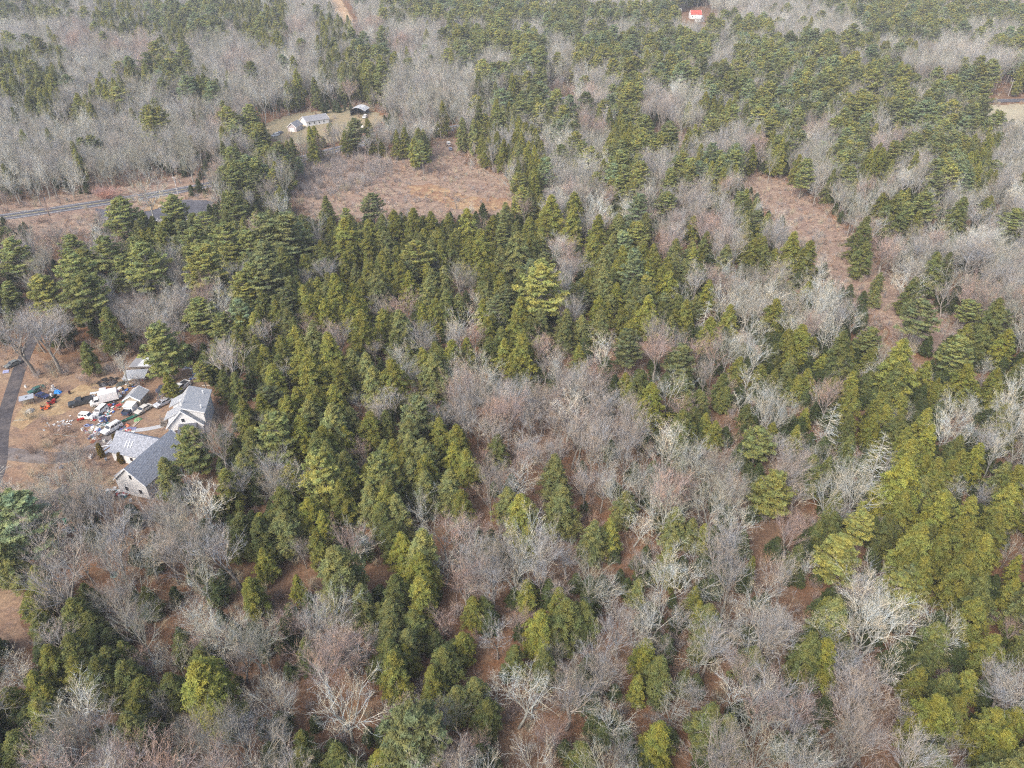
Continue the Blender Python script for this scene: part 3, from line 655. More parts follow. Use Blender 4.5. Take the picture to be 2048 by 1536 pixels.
#@@HOMESTEAD
# ------------------------------------------------------------------ buildings
M_WHITE = simple('white_siding', (.76, .75, .73), .6, 0, .1, .6, (.80, .79, .77))
M_OLDWALL = simple('weathered_white_siding', (.70, .69, .67), .8, 0, .1, 1.5, (.80, .79, .77))
M_TRIM = simple('white_trim', (.78, .78, .77), .5, 0, .06, 3)
def striped(name, c1, c2, sx, rough=.7, metal=0.0, speck=.3):
    """sheet metal ribs or shingle courses, in the sheet's own coordinates"""
    m, t, b = newmat(name); tc = N(t, 'ShaderNodeTexCoord'); wv = N(t, 'ShaderNodeTexWave'); wv.bands_direction = 'X' if sx > 0 else 'Z'
    t.links.new(tc.outputs['Object'], wv.inputs['Vector']); wv.inputs['Scale'].default_value = abs(sx); wv.inputs['Distortion'].default_value = .3
    c = mixc(t, mrange(t, wv.outputs['Fac'], 0, 1, 0, .5), c1, c2); n = noise(t, 2.2, 6, .75)
    c = mixc(t, mrange(t, n, .4, .62, 0, speck), c, tuple(v*.45 for v in c1)); t.links.new(c, b.inputs['Base Color'])
    b.inputs['Roughness'].default_value = rough; b.inputs['Metallic'].default_value = metal
    bp = N(t, 'ShaderNodeBump'); bp.inputs['Distance'].default_value = .04; t.links.new(wv.outputs['Fac'], bp.inputs['Height']); t.links.new(bp.outputs[0], b.inputs['Normal'])
    return m
M_TIN = striped('grey_sheet_metal_roof', (.36, .37, .38), (.42, .43, .44), 1.6, .45, .0, .10)
M_SHING = striped('speckled_grey_shingles', (.33, .35, .395), (.39, .41, .455), -2.2, .9, 0, .75)
M_DKROOF = striped('dark_shingles', (.10, .105, .13), (.14, .145, .17), -2.2, .9, 0, .4)
M_REDROOF = striped('red_metal_roof', (.55, .09, .06), (.62, .12, .08), 3.0, .5)
M_WHROOF = striped('white_metal_roof', (.66, .67, .68), (.74, .75, .76), 3.0, .4)
M_GREYROOF = striped('weathered_roof', (.27, .27, .28), (.33, .33, .34), -2.0, .9)
M_GLASS = simple('dark_window_glass', (.03, .035, .045), .08, 0, .2, 3, None, .8)
M_WOOD = simple('grey_weathered_wood', (.20, .175, .15), .85, 0, .35, 3)
M_TAN = simple('tan_plank_wall', (.36, .31, .24), .85, 0, .2, 2)
M_CONC = simple('pale_concrete', (.40, .40, .40), .9, 0, .2, 2)
M_DARK = simple('dark_interior', (.03, .03, .035), .9)
M_BROWN = simple('brown_boards', (.16, .10, .065), .85, 0, .3, 3)
PM = {}
def paint(col, rough=.35):
    k = tuple(round(c, 3) for c in col)
    if k not in PM: PM[k] = simple('paint_%d' % len(PM), col, rough, 0, .12, 1.5)
    return PM[k]
M_TYRE = simple('tyre_rubber', (.025, .025, .027), .9); M_RIM = simple('wheel_metal', (.42, .42, .43), .4, .3)
M_LAMP = simple('lamp_lens', (.62, .60, .55), .2); M_RLAMP = simple('red_lamp_lens', (.35, .02, .02), .3)
YARD = []     # things waiting for their labels
def frame(p, ang, z0=None):
    return (p.x, p.y, terrain(p.x, p.y) if z0 is None else z0), ang
def window(parent, c, n_ang, w_, h_, name='window'):
    """c centre on the wall, n_ang the direction it looks, both in the building's coordinates"""
    m = MB(); m.box((c[0]+cos(n_ang)*.01, c[1]+sin(n_ang)*.01, c[2]), (.06, w_, h_), n_ang); f = build(name, m, M_TRIM, parent)
    m = MB(); m.box((c[0]+cos(n_ang)*.05, c[1]+sin(n_ang)*.05, c[2]), (.03, w_-.16, h_-.16), n_ang); build('pane', m, M_GLASS, f)
    return f
def gable(name, label, cat, p, ang, L, W, eave, peak, wm, rm, wins=True, over=.35, tag_=True, parent=None, chimney=False):
    """local x runs along the ridge from 0 to L; y from -W/2 to W/2"""
    if parent is None:
        e = bpy.data.objects.new(name, None); COL.objects.link(e); e.location = (p.x, p.y, terrain(p.x, p.y)-.05); e.rotation_euler = (0, 0, ang)
        if tag_: tag(e, label, cat)
    else: e = parent
    m = MB(); h = W/2; prof = [(-h, 0), (h, 0), (h, eave), (0, peak), (-h, eave)]
    V = [(x, y, z) for x in (0, L) for y, z in prof]
    m.add(V, [(0, 1, 2, 3, 4), (9, 8, 7, 6, 5), (0, 5, 6, 1), (1, 6, 7, 2), (4, 9, 5, 0)]); build('wall', m, wm, e)
    m = MB(); t = .14; sl = (peak-eave)/h
    for s in (-1, 1):
        y1 = s*(h+over); z1 = eave-over*sl; q = [(-over, 0, peak+.02), (L+over, 0, peak+.02), (L+over, y1, z1+.02), (-over, y1, z1+.02)]
        m.add([*q, *[(x, y, z+t) for x, y, z in q]], [(0, 1, 2, 3), (7, 6, 5, 4), (3, 2, 6, 7), (0, 4, 5, 1), (1, 5, 6, 2), (0, 3, 7, 4)])
    rf = build('roof', m, rm, e)
    for x in (-over-.03, L+over+.03):
        for s in (-1, 1):
            m = MB(); y1 = s*(h+over+.02); z1 = eave-over*sl; q = [(x, 0, peak-.16), (x, y1, z1-.16), (x, y1, z1+t+.05), (x, 0, peak+t+.05)]
            m.add([(a-.04, b, c) for a, b, c in q]+[(a+.04, b, c) for a, b, c in q], [(0, 1, 2, 3), (7, 6, 5, 4), (0, 4, 5, 1), (2, 6, 7, 3), (1, 5, 6, 2), (0, 3, 7, 4)]); build('bargeboard', m, M_TRIM, rf)
    if wins:
        for k in range(max(1, int(L/3))):
            for s in (-1, 1): window(e, ((k+.6)*3*min(1, L/6), s*h, eave*.55), pi/2*s, .9, 1.1)
    if chimney:
        m = MB(); m.box((L*.6, .3, peak+.4), (.6, .6, 1.4)); m.box((L*.6, .3, peak+1.12), (.75, .75, .12)); build('chimney', m, M_BROWN, rf)
    return e
# --- the white cottage in the junk yard
a_, b_ = at(361, 821, 7.3), at(378, 773.5, 7.3); ca = atan2(b_.y-a_.y, b_.x-a_.x)
cot = gable('cottage', 'white cottage with grey metal roof, front gable facing the camera', 'house', a_, ca, 10.2, 7.6, 3.3, 7.3, M_WHITE, M_TIN, False, .4)
window(cot, (0, .1, 4.6), pi, .85, 1.05); window(cot, (0, 2.2, 1.6), pi, .9, 1.1); window(cot, (0, -2.3, 1.6), pi, .9, 1.1)
for x in (2, 5, 8): window(cot, (x, 3.8, 1.7), pi/2, .9, 1.1)
m = MB()  # raised side block under the big shallow roof plane (right of the ridge)
m.add([(1.0, -.3, 4), (10, -.3, 4), (10, -4.4, 0), (1.0, -4.4, 0), (1.0, -.3, 7.1), (10, -.3, 7.1), (10, -4.4, 5.6), (1.0, -4.4, 5.6), (1, -.3, 0), (10, -.3, 0)],
      [(3, 8, 4, 7), (2, 6, 5, 9), (3, 7, 6, 2), (7, 4, 5, 6)]); build('dormer_wall', m, M_WHITE, cot)
m = MB(); q = [(.55, .05, 7.55), (10.6, .05, 7.55), (10.6, -4.9, 5.75), (.55, -4.9, 5.75)]
m.add([*q, *[(x, y, z-.16) for x, y, z in q]], [(0, 3, 2, 1), (4, 5, 6, 7), (0, 1, 5, 4), (1, 2, 6, 5), (2, 3, 7, 6), (3, 0, 4, 7)])
rf = build('side_roof', m, M_TIN, cot)
m = MB(); m.box((.50, -2.4, 6.50), (.07, 5.2, .28)); o = build('fascia', m, M_TRIM, rf); o.rotation_euler = (0, 0, 0)
o.data.transform(Matrix.Translation((.5, -2.4, 6.62)) @ Matrix.Rotation(math.atan2(1.8, 4.95), 4, 'X') @ Matrix.Translation((-.5, 2.4, -6.5)))
for x, y, z in ((8.2, -3.4, 6.62), (2.2, -3.9, 6.35)):
    m = MB(); m.cyl((x, y, z-.5), (x, y, z+.45), .13, 10); m.cyl((x, y, z+.45), (x, y, z+.55), .2, 10); build('roof_vent', m, M_TRIM, rf)
m = MB(); m.cyl((2.6, .35, 7.0), (2.6, .35, 8.4), .16, 10); m.cyl((2.6, .35, 8.4), (2.6, .35, 8.55), .24, 10); build('stove_pipe', m, M_TRIM, rf)
for k, (x0, x1) in enumerate(((.6, 4.2), (6.0, 9.6))):      # two shed dormers on the left slope
    m = MB(); m.add([(x0+.2, 3.5, 2.6), (x1-.2, 3.5, 2.6), (x1-.2, 3.5, 4.9), (x0+.2, 3.5, 4.9), (x0+.2, .9, 6.2), (x1-.2, .9, 6.2), (x0+.2, .9, 4), (x1-.2, .9, 4)],
        [(0, 1, 2, 3), (0, 3, 4, 6), (1, 7, 5, 2)]); build('dormer_wall', m, M_WHITE, cot)
    m = MB(); q = [(x0, 4.3, 4.75), (x1, 4.3, 4.75), (x1, .7, 6.55), (x0, .7, 6.55)]
    m.add([*q, *[(x, y, z-.14) for x, y, z in q]], [(0, 1, 2, 3), (7, 6, 5, 4), (0, 4, 5, 1), (1, 5, 6, 2), (2, 6, 7, 3), (3, 7, 4, 0)])
    rf2 = build('dormer_roof', m, M_TIN, cot); m = MB(); m.box(((x0+x1)/2, 4.33, 4.68), (x1-x0+.04, .06, .24)); build('fascia', m, M_TRIM, rf2)
    window(cot, ((x0+x1)/2, 3.5, 3.9), pi/2, 1.3, .9)
m = MB(); m.box((-1.5, -.7, 1.25), (3.0, 3.4, 2.5)); build('porch_wall', m, M_WHITE, cot)
m = MB(); q = [(0.0, -2.7, 3.5), (0.0, 1.3, 3.5), (-3.4, 1.3, 2.5), (-3.4, -2.7, 2.5)]; m.add([*q, *[(x, y, z+.14) for x, y, z in q]], [(0, 1, 2, 3), (7, 6, 5, 4), (0, 4, 5, 1), (1, 5, 6, 2), (2, 6, 7, 3), (3, 7, 4, 0)]); build('porch_roof', m, M_DKROOF, cot)
# --- the long shingled barn with its wing
a_, b_ = at(250, 936, 7.5), at(337, 863, 7.5); ba = atan2(b_.y-a_.y, b_.x-a_.x); BL = (b_-a_).length+.5
barn = gable('barn', 'long barn-like house with speckled grey shingle roof and weathered white gable', 'house', a_, ba, BL, 7.6, 3.9, 7.5, M_OLDWALL, M_SHING, True, .3)
window(barn, (0, -.5, 5.2), pi, .7, 1.3); window(barn, (0, 1.6, 1.7), pi, .9, 1.2); window(barn, (0, -1.9, 1.7), pi, .9, 1.2)
inv = Matrix.Rotation(-ba, 4, 'Z') @ Matrix.Translation(-Vector((a_.x, a_.y, 0)))
w1, w2 = inv @ at(236, 861, 5.9), inv @ at(315, 878, 5.9)
WL = w1.y-1.6; xc = (w1.x+w2.x)/2
m = MB(); m.add([(xc-3.4, 2, 0), (xc+3.4, 2, 0), (xc+3.4, w1.y, 0), (xc-3.4, w1.y, 0), (xc-3.4, 2, 2.9), (xc+3.4, 2, 2.9), (xc+3.4, w1.y, 2.9), (xc-3.4, w1.y, 2.9), (xc, 2, 5.8), (xc, w1.y, 5.8)],
   [(3, 0, 4, 7), (1, 2, 6, 5), (2, 3, 7, 9, 6)]); build('wing_wall', m, M_OLDWALL, barn)
m = MB()
for s in (-1, 1):
    q = [(xc, .9, 5.85), (xc, w1.y+.35, 5.85), (xc+s*3.8, w1.y+.35, 2.6), (xc+s*3.8, .9+(2.0 if True else 0), 2.6)]
    m.add([*q, *[(x, y, z+.14) for x, y, z in q]], [(0, 1, 2, 3), (7, 6, 5, 4), (0, 4, 5, 1), (1, 5, 6, 2), (2, 6, 7, 3), (3, 7, 4, 0)])
wr = build('wing_roof', m, M_SHING, barn)
for k in range(3):
    m = MB(); y_ = w1.y-3.4-k*.75; m.add([(xc-1.3, y_, 4.92), (xc-1.3, y_+.14, 4.92), (xc-2.5, y_+.14, 3.89), (xc-2.5, y_, 3.89), (xc-1.3, y_, 5.0), (xc-1.3, y_+.14, 5.0), (xc-2.5, y_+.14, 3.98), (xc-2.5, y_, 3.98)],
        [(0, 1, 2, 3), (7, 6, 5, 4), (0, 4, 5, 1), (1, 5, 6, 2), (2, 6, 7, 3), (3, 7, 4, 0)]); build('roof_batten', m, M_TRIM, wr)
for k in range(3): window(barn, (xc-3.4, 5.2+k*2.6, 1.6), pi, .9, 1.1)
m = MB(); m.box((2.6, 4.6, 1.35), (2.0, 1.8, 2.7)); build('entry_wall', m, M_OLDWALL, barn)
m = MB(); q = [(1.4, 3.6, 3.6), (3.8, 3.6, 3.6), (3.8, 5.9, 2.7), (1.4, 5.9, 2.7)]; m.add([*q, *[(x, y, z+.12) for x, y, z in q]], [(0, 1, 2, 3), (7, 6, 5, 4), (0, 4, 5, 1), (1, 5, 6, 2), (2, 6, 7, 3), (3, 7, 4, 0)]); build('entry_roof', m, M_GREYROOF, barn)
# --- sheds in the yard
a_ = at(262, 796, 2.6); b_ = at(283, 773, 2.6)
sh = gable('shed', 'small grey tin-roofed shed beside a white lean-to in the junk yard', 'shed', a_, atan2(b_.y-a_.y, b_.x-a_.x), 4.2, 4.0, 2.1, 3.3, M_TAN, M_TIN, False, .25)
m = MB(); m.box((-1.5, -.2, .9), (2.4, 2.2, 1.8)); build('lean_to', m, M_WHITE, sh); m = MB(); m.box((-1.55, -.2, 1.92), (2.7, 2.5, .12)); build('lean_to_roof', m, paint((.70, .69, .66)), sh)
p = at(296, 742, 0); e = bpy.data.objects.new('storage_shed', None); COL.objects.link(e); e.location = p; e.rotation_euler = (0, 0, .0); tag(e, 'grey flat-roofed storage shed with a pale panel on top, under pines', 'shed')
m = MB(); m.box((0, .2, 1.3), (6.4, 4.4, 2.6)); build('wall', m, M_WOOD, e)
m = MB(); m.box((0, .1, 2.72), (6.9, 5.0, .16), 0); r_ = build('roof', m, M_GREYROOF, e); m = MB(); m.box((.4, .1, 2.87), (3.0, 4.6, .10), 0); build('roof_panel', m, paint((.60, .61, .60)), r_)
m = MB(); m.box((0, -2.03, 1.1), (1.1, .06, 2.1)); build('door', m, M_DARK, e)
p = at(275, 762, 0); e = bpy.data.objects.new('lean_to_shelter', None); COL.objects.link(e); e.location = p; e.rotation_euler = (0, 0, .1); tag(e, 'low lean-to with a patched corrugated grey roof', 'shelter')
for x in (-2.4, 2.4):
    for y_ in (-1.4, 1.4): m = MB(); m.box((x, y_, .95), (.14, .14, 1.9)); build('post', m, M_WOOD, e)
m = MB(); q = [(-2.8, -1.8, 1.75), (2.8, -1.8, 1.75), (2.8, 1.9, 2.35), (-2.8, 1.9, 2.35)]; m.add([*q, *[(x, y, z+.08) for x, y, z in q]], [(3, 2, 1, 0), (4, 5, 6, 7), (0, 1, 5, 4), (1, 2, 6, 5), (2, 3, 7, 6), (3, 0, 4, 7)]); build('roof', m, M_TIN, e)
p = at(58, 808, 0); e = bpy.data.objects.new('open_shelter', None); COL.objects.link(e); e.location = p; e.rotation_euler = (0, 0, .55); tag(e, 'small open shelter with a flat grey roof by the driveway', 'shelter')
for x in (-1.2, 1.2):
    for y_ in (-.9, .9): m = MB(); m.box((x, y_, .95), (.12, .12, 1.9)); build('post', m, M_WOOD, e)
m = MB(); m.box((0, .8, .6), (2.3, .08, 1.2)); build('back_board', m, M_TAN, e)
m = MB(); m.box((0, 0, 1.98), (3.2, 2.5, .12)); r_ = build('roof', m, paint((.34, .36, .39), .6), e); m = MB(); m.box((0, 0, 2.08), (.4, .3, .1)); build('roof_hatch', m, M_DARK, r_)
# --- the house and canopy in the far yard
a_ = at(608, 251, 0); b_ = at(652, 243, 0)
rn = gable('ranch_house', 'low grey-roofed house on the lawn beyond the brushy clearing', 'house', a_, atan2(b_.y-a_.y, b_.x-a_.x), (b_-a_).length, 8.5, 2.9, 5.0, M_OLDWALL, M_GREYROOF, True, .4, chimney=True)
a_ = at(585, 264, 0); gg = gable('garage', 'pale gabled garage left of the grey-roofed house', 'garage', a_, radians(78), 8, 5.2, 2.8, 5.0, simple('pinkish_siding', (.50, .44, .44), .7), M_GREYROOF, False)
m = MB(); m.box((-.03, 0, 1.15), (.08, 3.0, 2.2)); build('garage_door', m, M_TRIM, gg)
p = at(720, 229, 0); e = bpy.data.objects.new('canopy_shed', None); COL.objects.link(e); e.location = (p.x, p.y, p.z); e.rotation_euler = (0, 0, -.15); tag(e, 'open canopy shed with an arched white roof', 'canopy')
for x in (-4.4, 0, 4.4):
    for y_ in (-4.5, 4.5): m = MB(); m.box((x, y_, 1.5), (.15, .15, 3)); build('post', m, M_WOOD, e)
m = MB(); V = []; k = 8
for y_ in (-5.2, 5.2):
    for i in range(k+1): t = -1+2*i/k; V.append((t*5.0, y_, 3.0+1.8*(1-t*t)))
m.add(V+[(x, y_, z+.1) for x, y_, z in V], [(i, i+1, i+k+2, i+k+1) for i in range(k)]+[(i+2*k+2, i+3*k+3, i+3*k+4, i+2*k+3) for i in range(k)]); build('roof', m, M_WHROOF, e)
m = MB(); m.box((0, 4.4, 1.4), (9, .1, 2.8)); m.box((-4.5, 0, 1.4), (.1, 8.8, 2.8)); build('side_wall', m, simple('dark_blue_boards', (.06, .07, .10), .8), e)
# --- far buildings
p = at(1379, 37, 0); fh = gable('farmhouse', 'distant white house with a bright red roof', 'house', p, .05, 11, 8, 4.2, 7.5, M_WHITE, M_REDROOF, True)
gable('farmhouse_wing', '', '', p, 0, 7, 6, 3.4, 6, M_WHITE, M_WHITE, True, .3, parent=gable('guest_house', 'plain white building at the right of the red-roofed house', 'house', at(1393, 43, 0), -.9, 7, 6, 3.4, 6, M_WHITE, M_WHROOF, False))
gable('far_building', 'distant grey-roofed building between pines near the top', 'house', at(1334, 27, 0), .0, 14, 8, 3, 5, M_WHITE, M_GREYROOF)
gable('roadside_house', 'grey-roofed house hidden among yellow pines at upper right', 'house', at(1810, 276, 0), .1, 11, 7, 2.8, 4.6, M_OLDWALL, M_TIN)
gable('hunting_cabin', 'small grey-roofed cabin under the dark pines', 'cabin', at(1079, 277, 0), .0, 5.5, 4, 2.4, 3.8, M_OLDWALL, M_TIN, False)
gable('hilltop_building', 'dark-roofed building behind the orange pines', 'house', at(1262, 153, 0), .1, 8, 6, 2.8, 4.6, M_OLDWALL, M_DKROOF, False)
# ------------------------------------------------------------------ vehicles
def vehicle(style, col, label, cat, px, py, toward, name=None, scale=1.0, glass=True):
    """style: suv, sedan, pickup, van, boxtruck. toward: a spot on the photo the nose points at"""
    p = at(px, py); q = at(*toward); ang = atan2(q.y-p.y, q.x-p.x)
    nm = name or {'suv': 'parked_suv', 'sedan': 'parked_car', 'pickup': 'pickup_truck', 'van': 'parked_van', 'boxtruck': 'box_truck'}[style]
    e = bpy.data.objects.new(nm, None); COL.objects.link(e); e.location = (p.x, p.y, p.z+.02); e.rotation_euler = (0, 0, ang); e.scale = (scale,)*3
    tag(e, label, cat); P = paint(col)
    L, W, hood, belt, roof = {'suv': (4.8, 1.9, 1.05, 1.10, 1.80), 'sedan': (4.6, 1.8, .88, .95, 1.42), 'pickup': (5.5, 1.95, 1.05, 1.10, 1.78), 'van': (4.9, 1.95, 1.05, 1.12, 1.78), 'boxtruck': (6.2, 2.1, 1.1, 1.2, 1.95)}[style]
    h = L/2; z0 = .32
    nose = [(-h, z0+.12), (-h+.1, z0), (h-.12, z0), (h, z0+.15), (h-.02, hood-.18), (h-.2, hood-.05)]
    if style == 'sedan': cab = [(-1.75, -1.15, .55, 1.35)]
    c0, c1, c2, c3 = {'suv': (-h+.05, -h+.35, .55, 1.15), 'sedan': (-1.85, -1.15, .35, 1.15), 'pickup': (-.55, -.35, .75, 1.35), 'van': (-h+.05, -h+.25, .95, 1.75), 'boxtruck': (.9, 1.0, 1.9, 2.5)}[style]
    back = {'suv': hood, 'sedan': belt-.03, 'pickup': belt+.02, 'van': hood, 'boxtruck': .75}[style]
    prof = nose+[(c3, hood), (c0, hood if style != 'boxtruck' else belt), (c0-.02, back), (-h+.03, back)]
    if style == 'boxtruck': prof = [(c0-.1, z0)]+nose[2:]+[(c3, belt), (c0-.1, belt)]
    m = MB(); m.prism(prof, -W/2, W/2); w2_ = W/2*.82
    V = [(c0, -W/2+.04, belt-.04), (c3, -W/2+.04, belt-.04), (c3, W/2-.04, belt-.04), (c0, W/2-.04, belt-.04), (c1, -w2_, roof), (c2, -w2_, roof), (c2, w2_, roof), (c1, w2_, roof)]
    m.add(V, [(4, 5, 6, 7), (0, 1, 5, 4), (1, 2, 6, 5), (2, 3, 7, 6), (3, 0, 4, 7)])
    bd = build('body', m, P, e, bevel=.06)
    if style == 'pickup':
        m = MB(); m.box(((-h+c0)/2-.02, 0, back+.004), (c0+h-.25, W-.28, .02)); build('cargo_bed', m, M_DARK, e)
        m = MB()
        for s in (-1, 1): m.box(((-h+c0)/2, s*(W/2-.06), back+.12), (c0+h-.1, .10, .26))
        m.box((-h+.08, 0, back+.12), (.1, W-.24, .26)); build('bed_side', m, P, e)
    if style == 'boxtruck':
        m = MB(); m.box((-1.35, 0, 1.95), (4.3, 2.3, 2.3)); build('cargo_box', m, paint((.72, .71, .69), .5), e, bevel=.04)
        m = MB(); m.box((-1.2, 0, .62), (4.6, .9, .2)); build('chassis', m, M_DARK, e)
        m = MB(); m.box((-3.53, 0, 1.95), (.05, 2.0, 2.0)); build('rear_door', m, M_CONC, e)
    if glass:
        def pane(i, j, k, l, nm_, a=.12, b=.88, u0=.06, u1=.94):
            A, B, C_, D = (Vector(V[q_]) for q_ in (i, j, k, l)); f = lambda s, t: (A.lerp(B, s)).lerp(D.lerp(C_, s), t)
            n = (B-A).cross(D-A).normalized()*.012
            pts = [f(u0, a), f(u1, a), f(u1, b), f(u0, b)]; mm = MB(); mm.add([tuple(v+n) for v in pts]+[tuple(v-n*.5) for v in pts], [(0, 1, 2, 3), (0, 4, 5, 1), (1, 5, 6, 2), (2, 6, 7, 3), (3, 7, 4, 0)]); build(nm_, mm, M_GLASS, e)
        pane(1, 2, 6, 5, 'windscreen'); pane(3, 0, 4, 7, 'rear_window')
        n = 1 if style in ('pickup', 'boxtruck') else 3 if style in ('suv', 'van') else 2
        for k in range(n):
            a, b = .04+k*.92/n, .04+(k+1)*.92/n-.05
            pane(0, 1, 5, 4, 'side_window', .2, .9, a, b); pane(2, 3, 7, 6, 'side_window', .2, .9, 1-b, 1-a)
    for x in (h-.85, -h+.95):
        for s in (-1, 1):
            m = MB(); m.cyl((x, s*(W/2-.2), .34), (x, s*(W/2+.015), .34), .34, 14); t_ = build('wheel', m, M_TYRE, e)
            m = MB(); m.cyl((x, s*(W/2+.01), .34), (x, s*(W/2+.03), .34), .19, 10); build('rim', m, M_RIM, t_)
    for s in (-1, 1):
        m = MB(); m.box((h-.005, s*(W/2-.28), .72), (.06, .34, .16)); build('headlight', m, M_LAMP, e)
        if style != 'boxtruck': m = MB(); m.box((-h+.02, s*(W/2-.14), .80), (.06, .16, .26)); build('tail_light', m, M_RLAMP, e)
    m = MB(); m.box((h+.03, 0, .48), (.14, W*.96, .2)); 
    if style != 'boxtruck': m.box((-h-.03, 0, .48), (.14, W*.96, .2))
    build('bumper', m, paint((.10, .10, .11), .5), e)
    return e
WH = (.74, .73, .70)
suv = vehicle('suv', WH, 'white SUV parked at the left end of the barn wing', 'car', 225, 861, (205, 873))
m = MB()
for s in (-.62, .62): m.box((-.9, s, 1.84), (2.2, .05, .05))
build('roof_rack', m, M_DARK, suv)
bp_ = vehicle('pickup', (.045, .05, .055), 'black pickup with a bed full of white junk', 'pickup', 163, 808, (135, 815))
vehicle('boxtruck', WH, 'white box truck facing left in the middle of the junk yard', 'truck', 209, 806, (185, 812), scale=.98)
vehicle('van', WH, 'boxy white van below the box truck', 'van', 202, 824, (193, 832), scale=.8)
vehicle('suv', WH, 'white off-roader behind the red snow plough blade', 'car', 176, 836, (196, 838), scale=.82)
vehicle('sedan', (.48, .50, .53), 'silver car parked against the cottage', 'car', 327, 809, (311, 817))
vehicle('pickup', WH, 'white pickup with a long dark bed behind the cottage', 'pickup', 362, 780, (348, 790), scale=1.05)
vehicle('pickup', (.04, .06, .11), 'dark blue pickup with a white tool box by the small shed', 'pickup', 260, 822, (272, 806), scale=.9)
vehicle('sedan', (.52, .49, .43), 'faded beige car above the green canoe', 'car', 288, 822, (275, 830), scale=.95)
vehicle('sedan', (.05, .06, .075), 'dark hatchback directly behind the silver car', 'car', 325, 795, (318, 805), scale=.85)
vehicle('suv', (.06, .065, .085), 'dark off-roader with a pale hood near the cottage', 'car', 326, 783, (330, 770), scale=.9)
vehicle('sedan', (.03, .10, .08), 'dark green car beside the blue tarpaulin', 'car', 74, 783, (62, 788), scale=.85)
vehicle('sedan', (.03, .045, .12), 'navy blue car below the dark green car', 'car', 86, 794, (98, 797), scale=.8)
vehicle('sedan', (.16, .17, .16), 'dark hatchback with a pale boot beside the driveway', 'car', 27, 731, (18, 735), scale=.9)
vehicle('van', WH, 'white van in front of the canopy shed', 'van', 730, 236, (726, 240))
vehicle('suv', WH, 'white car parked left of the garage', 'car', 551, 273, (545, 275)); vehicle('sedan', (.20, .22, .26), 'grey car between the white car and the garage', 'car', 560, 268, (555, 270))
vehicle('suv', WH, 'white car nose to nose with a blue-grey car on the rusty slope', 'car', 897, 290, (894, 284)); vehicle('sedan', (.22, .25, .33), 'blue-grey car on the rusty slope behind bare trunks', 'car', 901, 300, (898, 292))
vehicle('van', WH, 'white van among the yellow pines at upper right', 'van', 1774, 272, (1766, 271)); vehicle('sedan', WH, 'white car right of the white van under the pines', 'car', 1786, 277, (1794, 277))
vehicle('sedan', WH, 'white car glimpsed between two dark pines at upper right', 'car', 1702, 264, (1709, 264))
# ------------------------------------------------------------------ poles and signs
def pole(px, py, h, mat, label, arms=1, top=None):
    p = at(px, py); e = bpy.data.objects.new('utility_pole', None); COL.objects.link(e); e.location = p; e.rotation_euler = (0, 0, R.uniform(.9, 1.6)); tag(e, label, 'utility pole')
    m = MB(); m.cyl((0, 0, -.2), (0, 0, h), .19, 8, r2=.12); build('shaft', m, mat, e)
    for k in range(arms):
        m = MB(); m.box((0, 0, h-.5-k*1.1), (.14, 2.4, .16)); a = build('crossarm', m, mat, e)
        for y_ in (-1.05, 0, 1.05): m = MB(); m.cyl((0, y_, h-.42-k*1.1), (0, y_, h-.16-k*1.1), .06, 6); build('insulator', m, M_TRIM, a)
    if arms: m = MB(); m.cyl((.3, 0, h-2.7), (.3, 0, h-1.8), .24, 8); build('transformer', m, M_CONC, e)
M_POLE = simple('pale_pole_wood', (.46, .44, .42), .8)
pole(1906, 205, 11, M_POLE, 'pale utility pole left of the road at upper right'); pole(2016, 193, 10, M_POLE, 'pale utility pole at the far right edge above the road'); pole(1964, 192, 10, M_POLE, 'middle one of the three pale poles at upper right', 0)
pole(408, 368, 9, M_DKBARK, 'brown utility pole beside the road bend'); pole(357, 392, 8.5, M_POLE, 'pale pole standing at the parking lot entrance'); pole(100, 432, 9.5, M_DKBARK, 'brown utility pole by the road on the left')
# ------------------------------------------------------------------ yard clutter
YL = [(225, 858, 'the white SUV'), (163, 804, 'the black pickup'), (209, 800, 'the box truck'), (202, 822, 'the boxy white van'), (327, 805, 'the silver car'), (360, 778, 'the white pickup'),
      (262, 818, 'the dark blue pickup'), (74, 781, 'the green car'), (58, 800, 'the open shelter'), (276, 785, 'the small tin-roofed shed'), (296, 742, 'the storage shed'), (240, 975, 'the white barn gable'),
      (300, 905, 'the shingled barn'), (375, 810, 'the white cottage'), (133, 1043, 'the green bin'), (27, 730, 'the car by the driveway'), (176, 834, 'the red plough blade'), (310, 450, 'the parking lot'), (250, 890, 'the barn wing')]
def thing(name, base, cat, px, py, rz=None, sc_=1.0, z=0.0, group=None):
    p = at(px, py); e = bpy.data.objects.new(name, None); COL.objects.link(e); e.location = (p.x, p.y, p.z+z); e.rotation_euler = (0, 0, R.uniform(0, 6.28) if rz is None else rz); e.scale = (sc_,)*3
    YARD.append((e, base, cat, px, py, group)); return e
def barrel(px, py, col, word, sc_=1.0):
    e = thing('barrel', word+' barrel', 'barrel', px, py, sc_=sc_, group='barrels in the yard'); m = MB()
    m.tube([(0, 0, z) for z in (0, .05, .28, .31, .34, .58, .61, .64, .86, .9)], [.27, .29, .29, .31, .29, .29, .31, .29, .29, .27], 14, cap=True); build('drum', m, paint(col, .5), e)
    m = MB(); m.cyl((0, 0, .9), (0, 0, .93), .24, 14); build('lid', m, paint(tuple(c*.7 for c in col), .5), e)
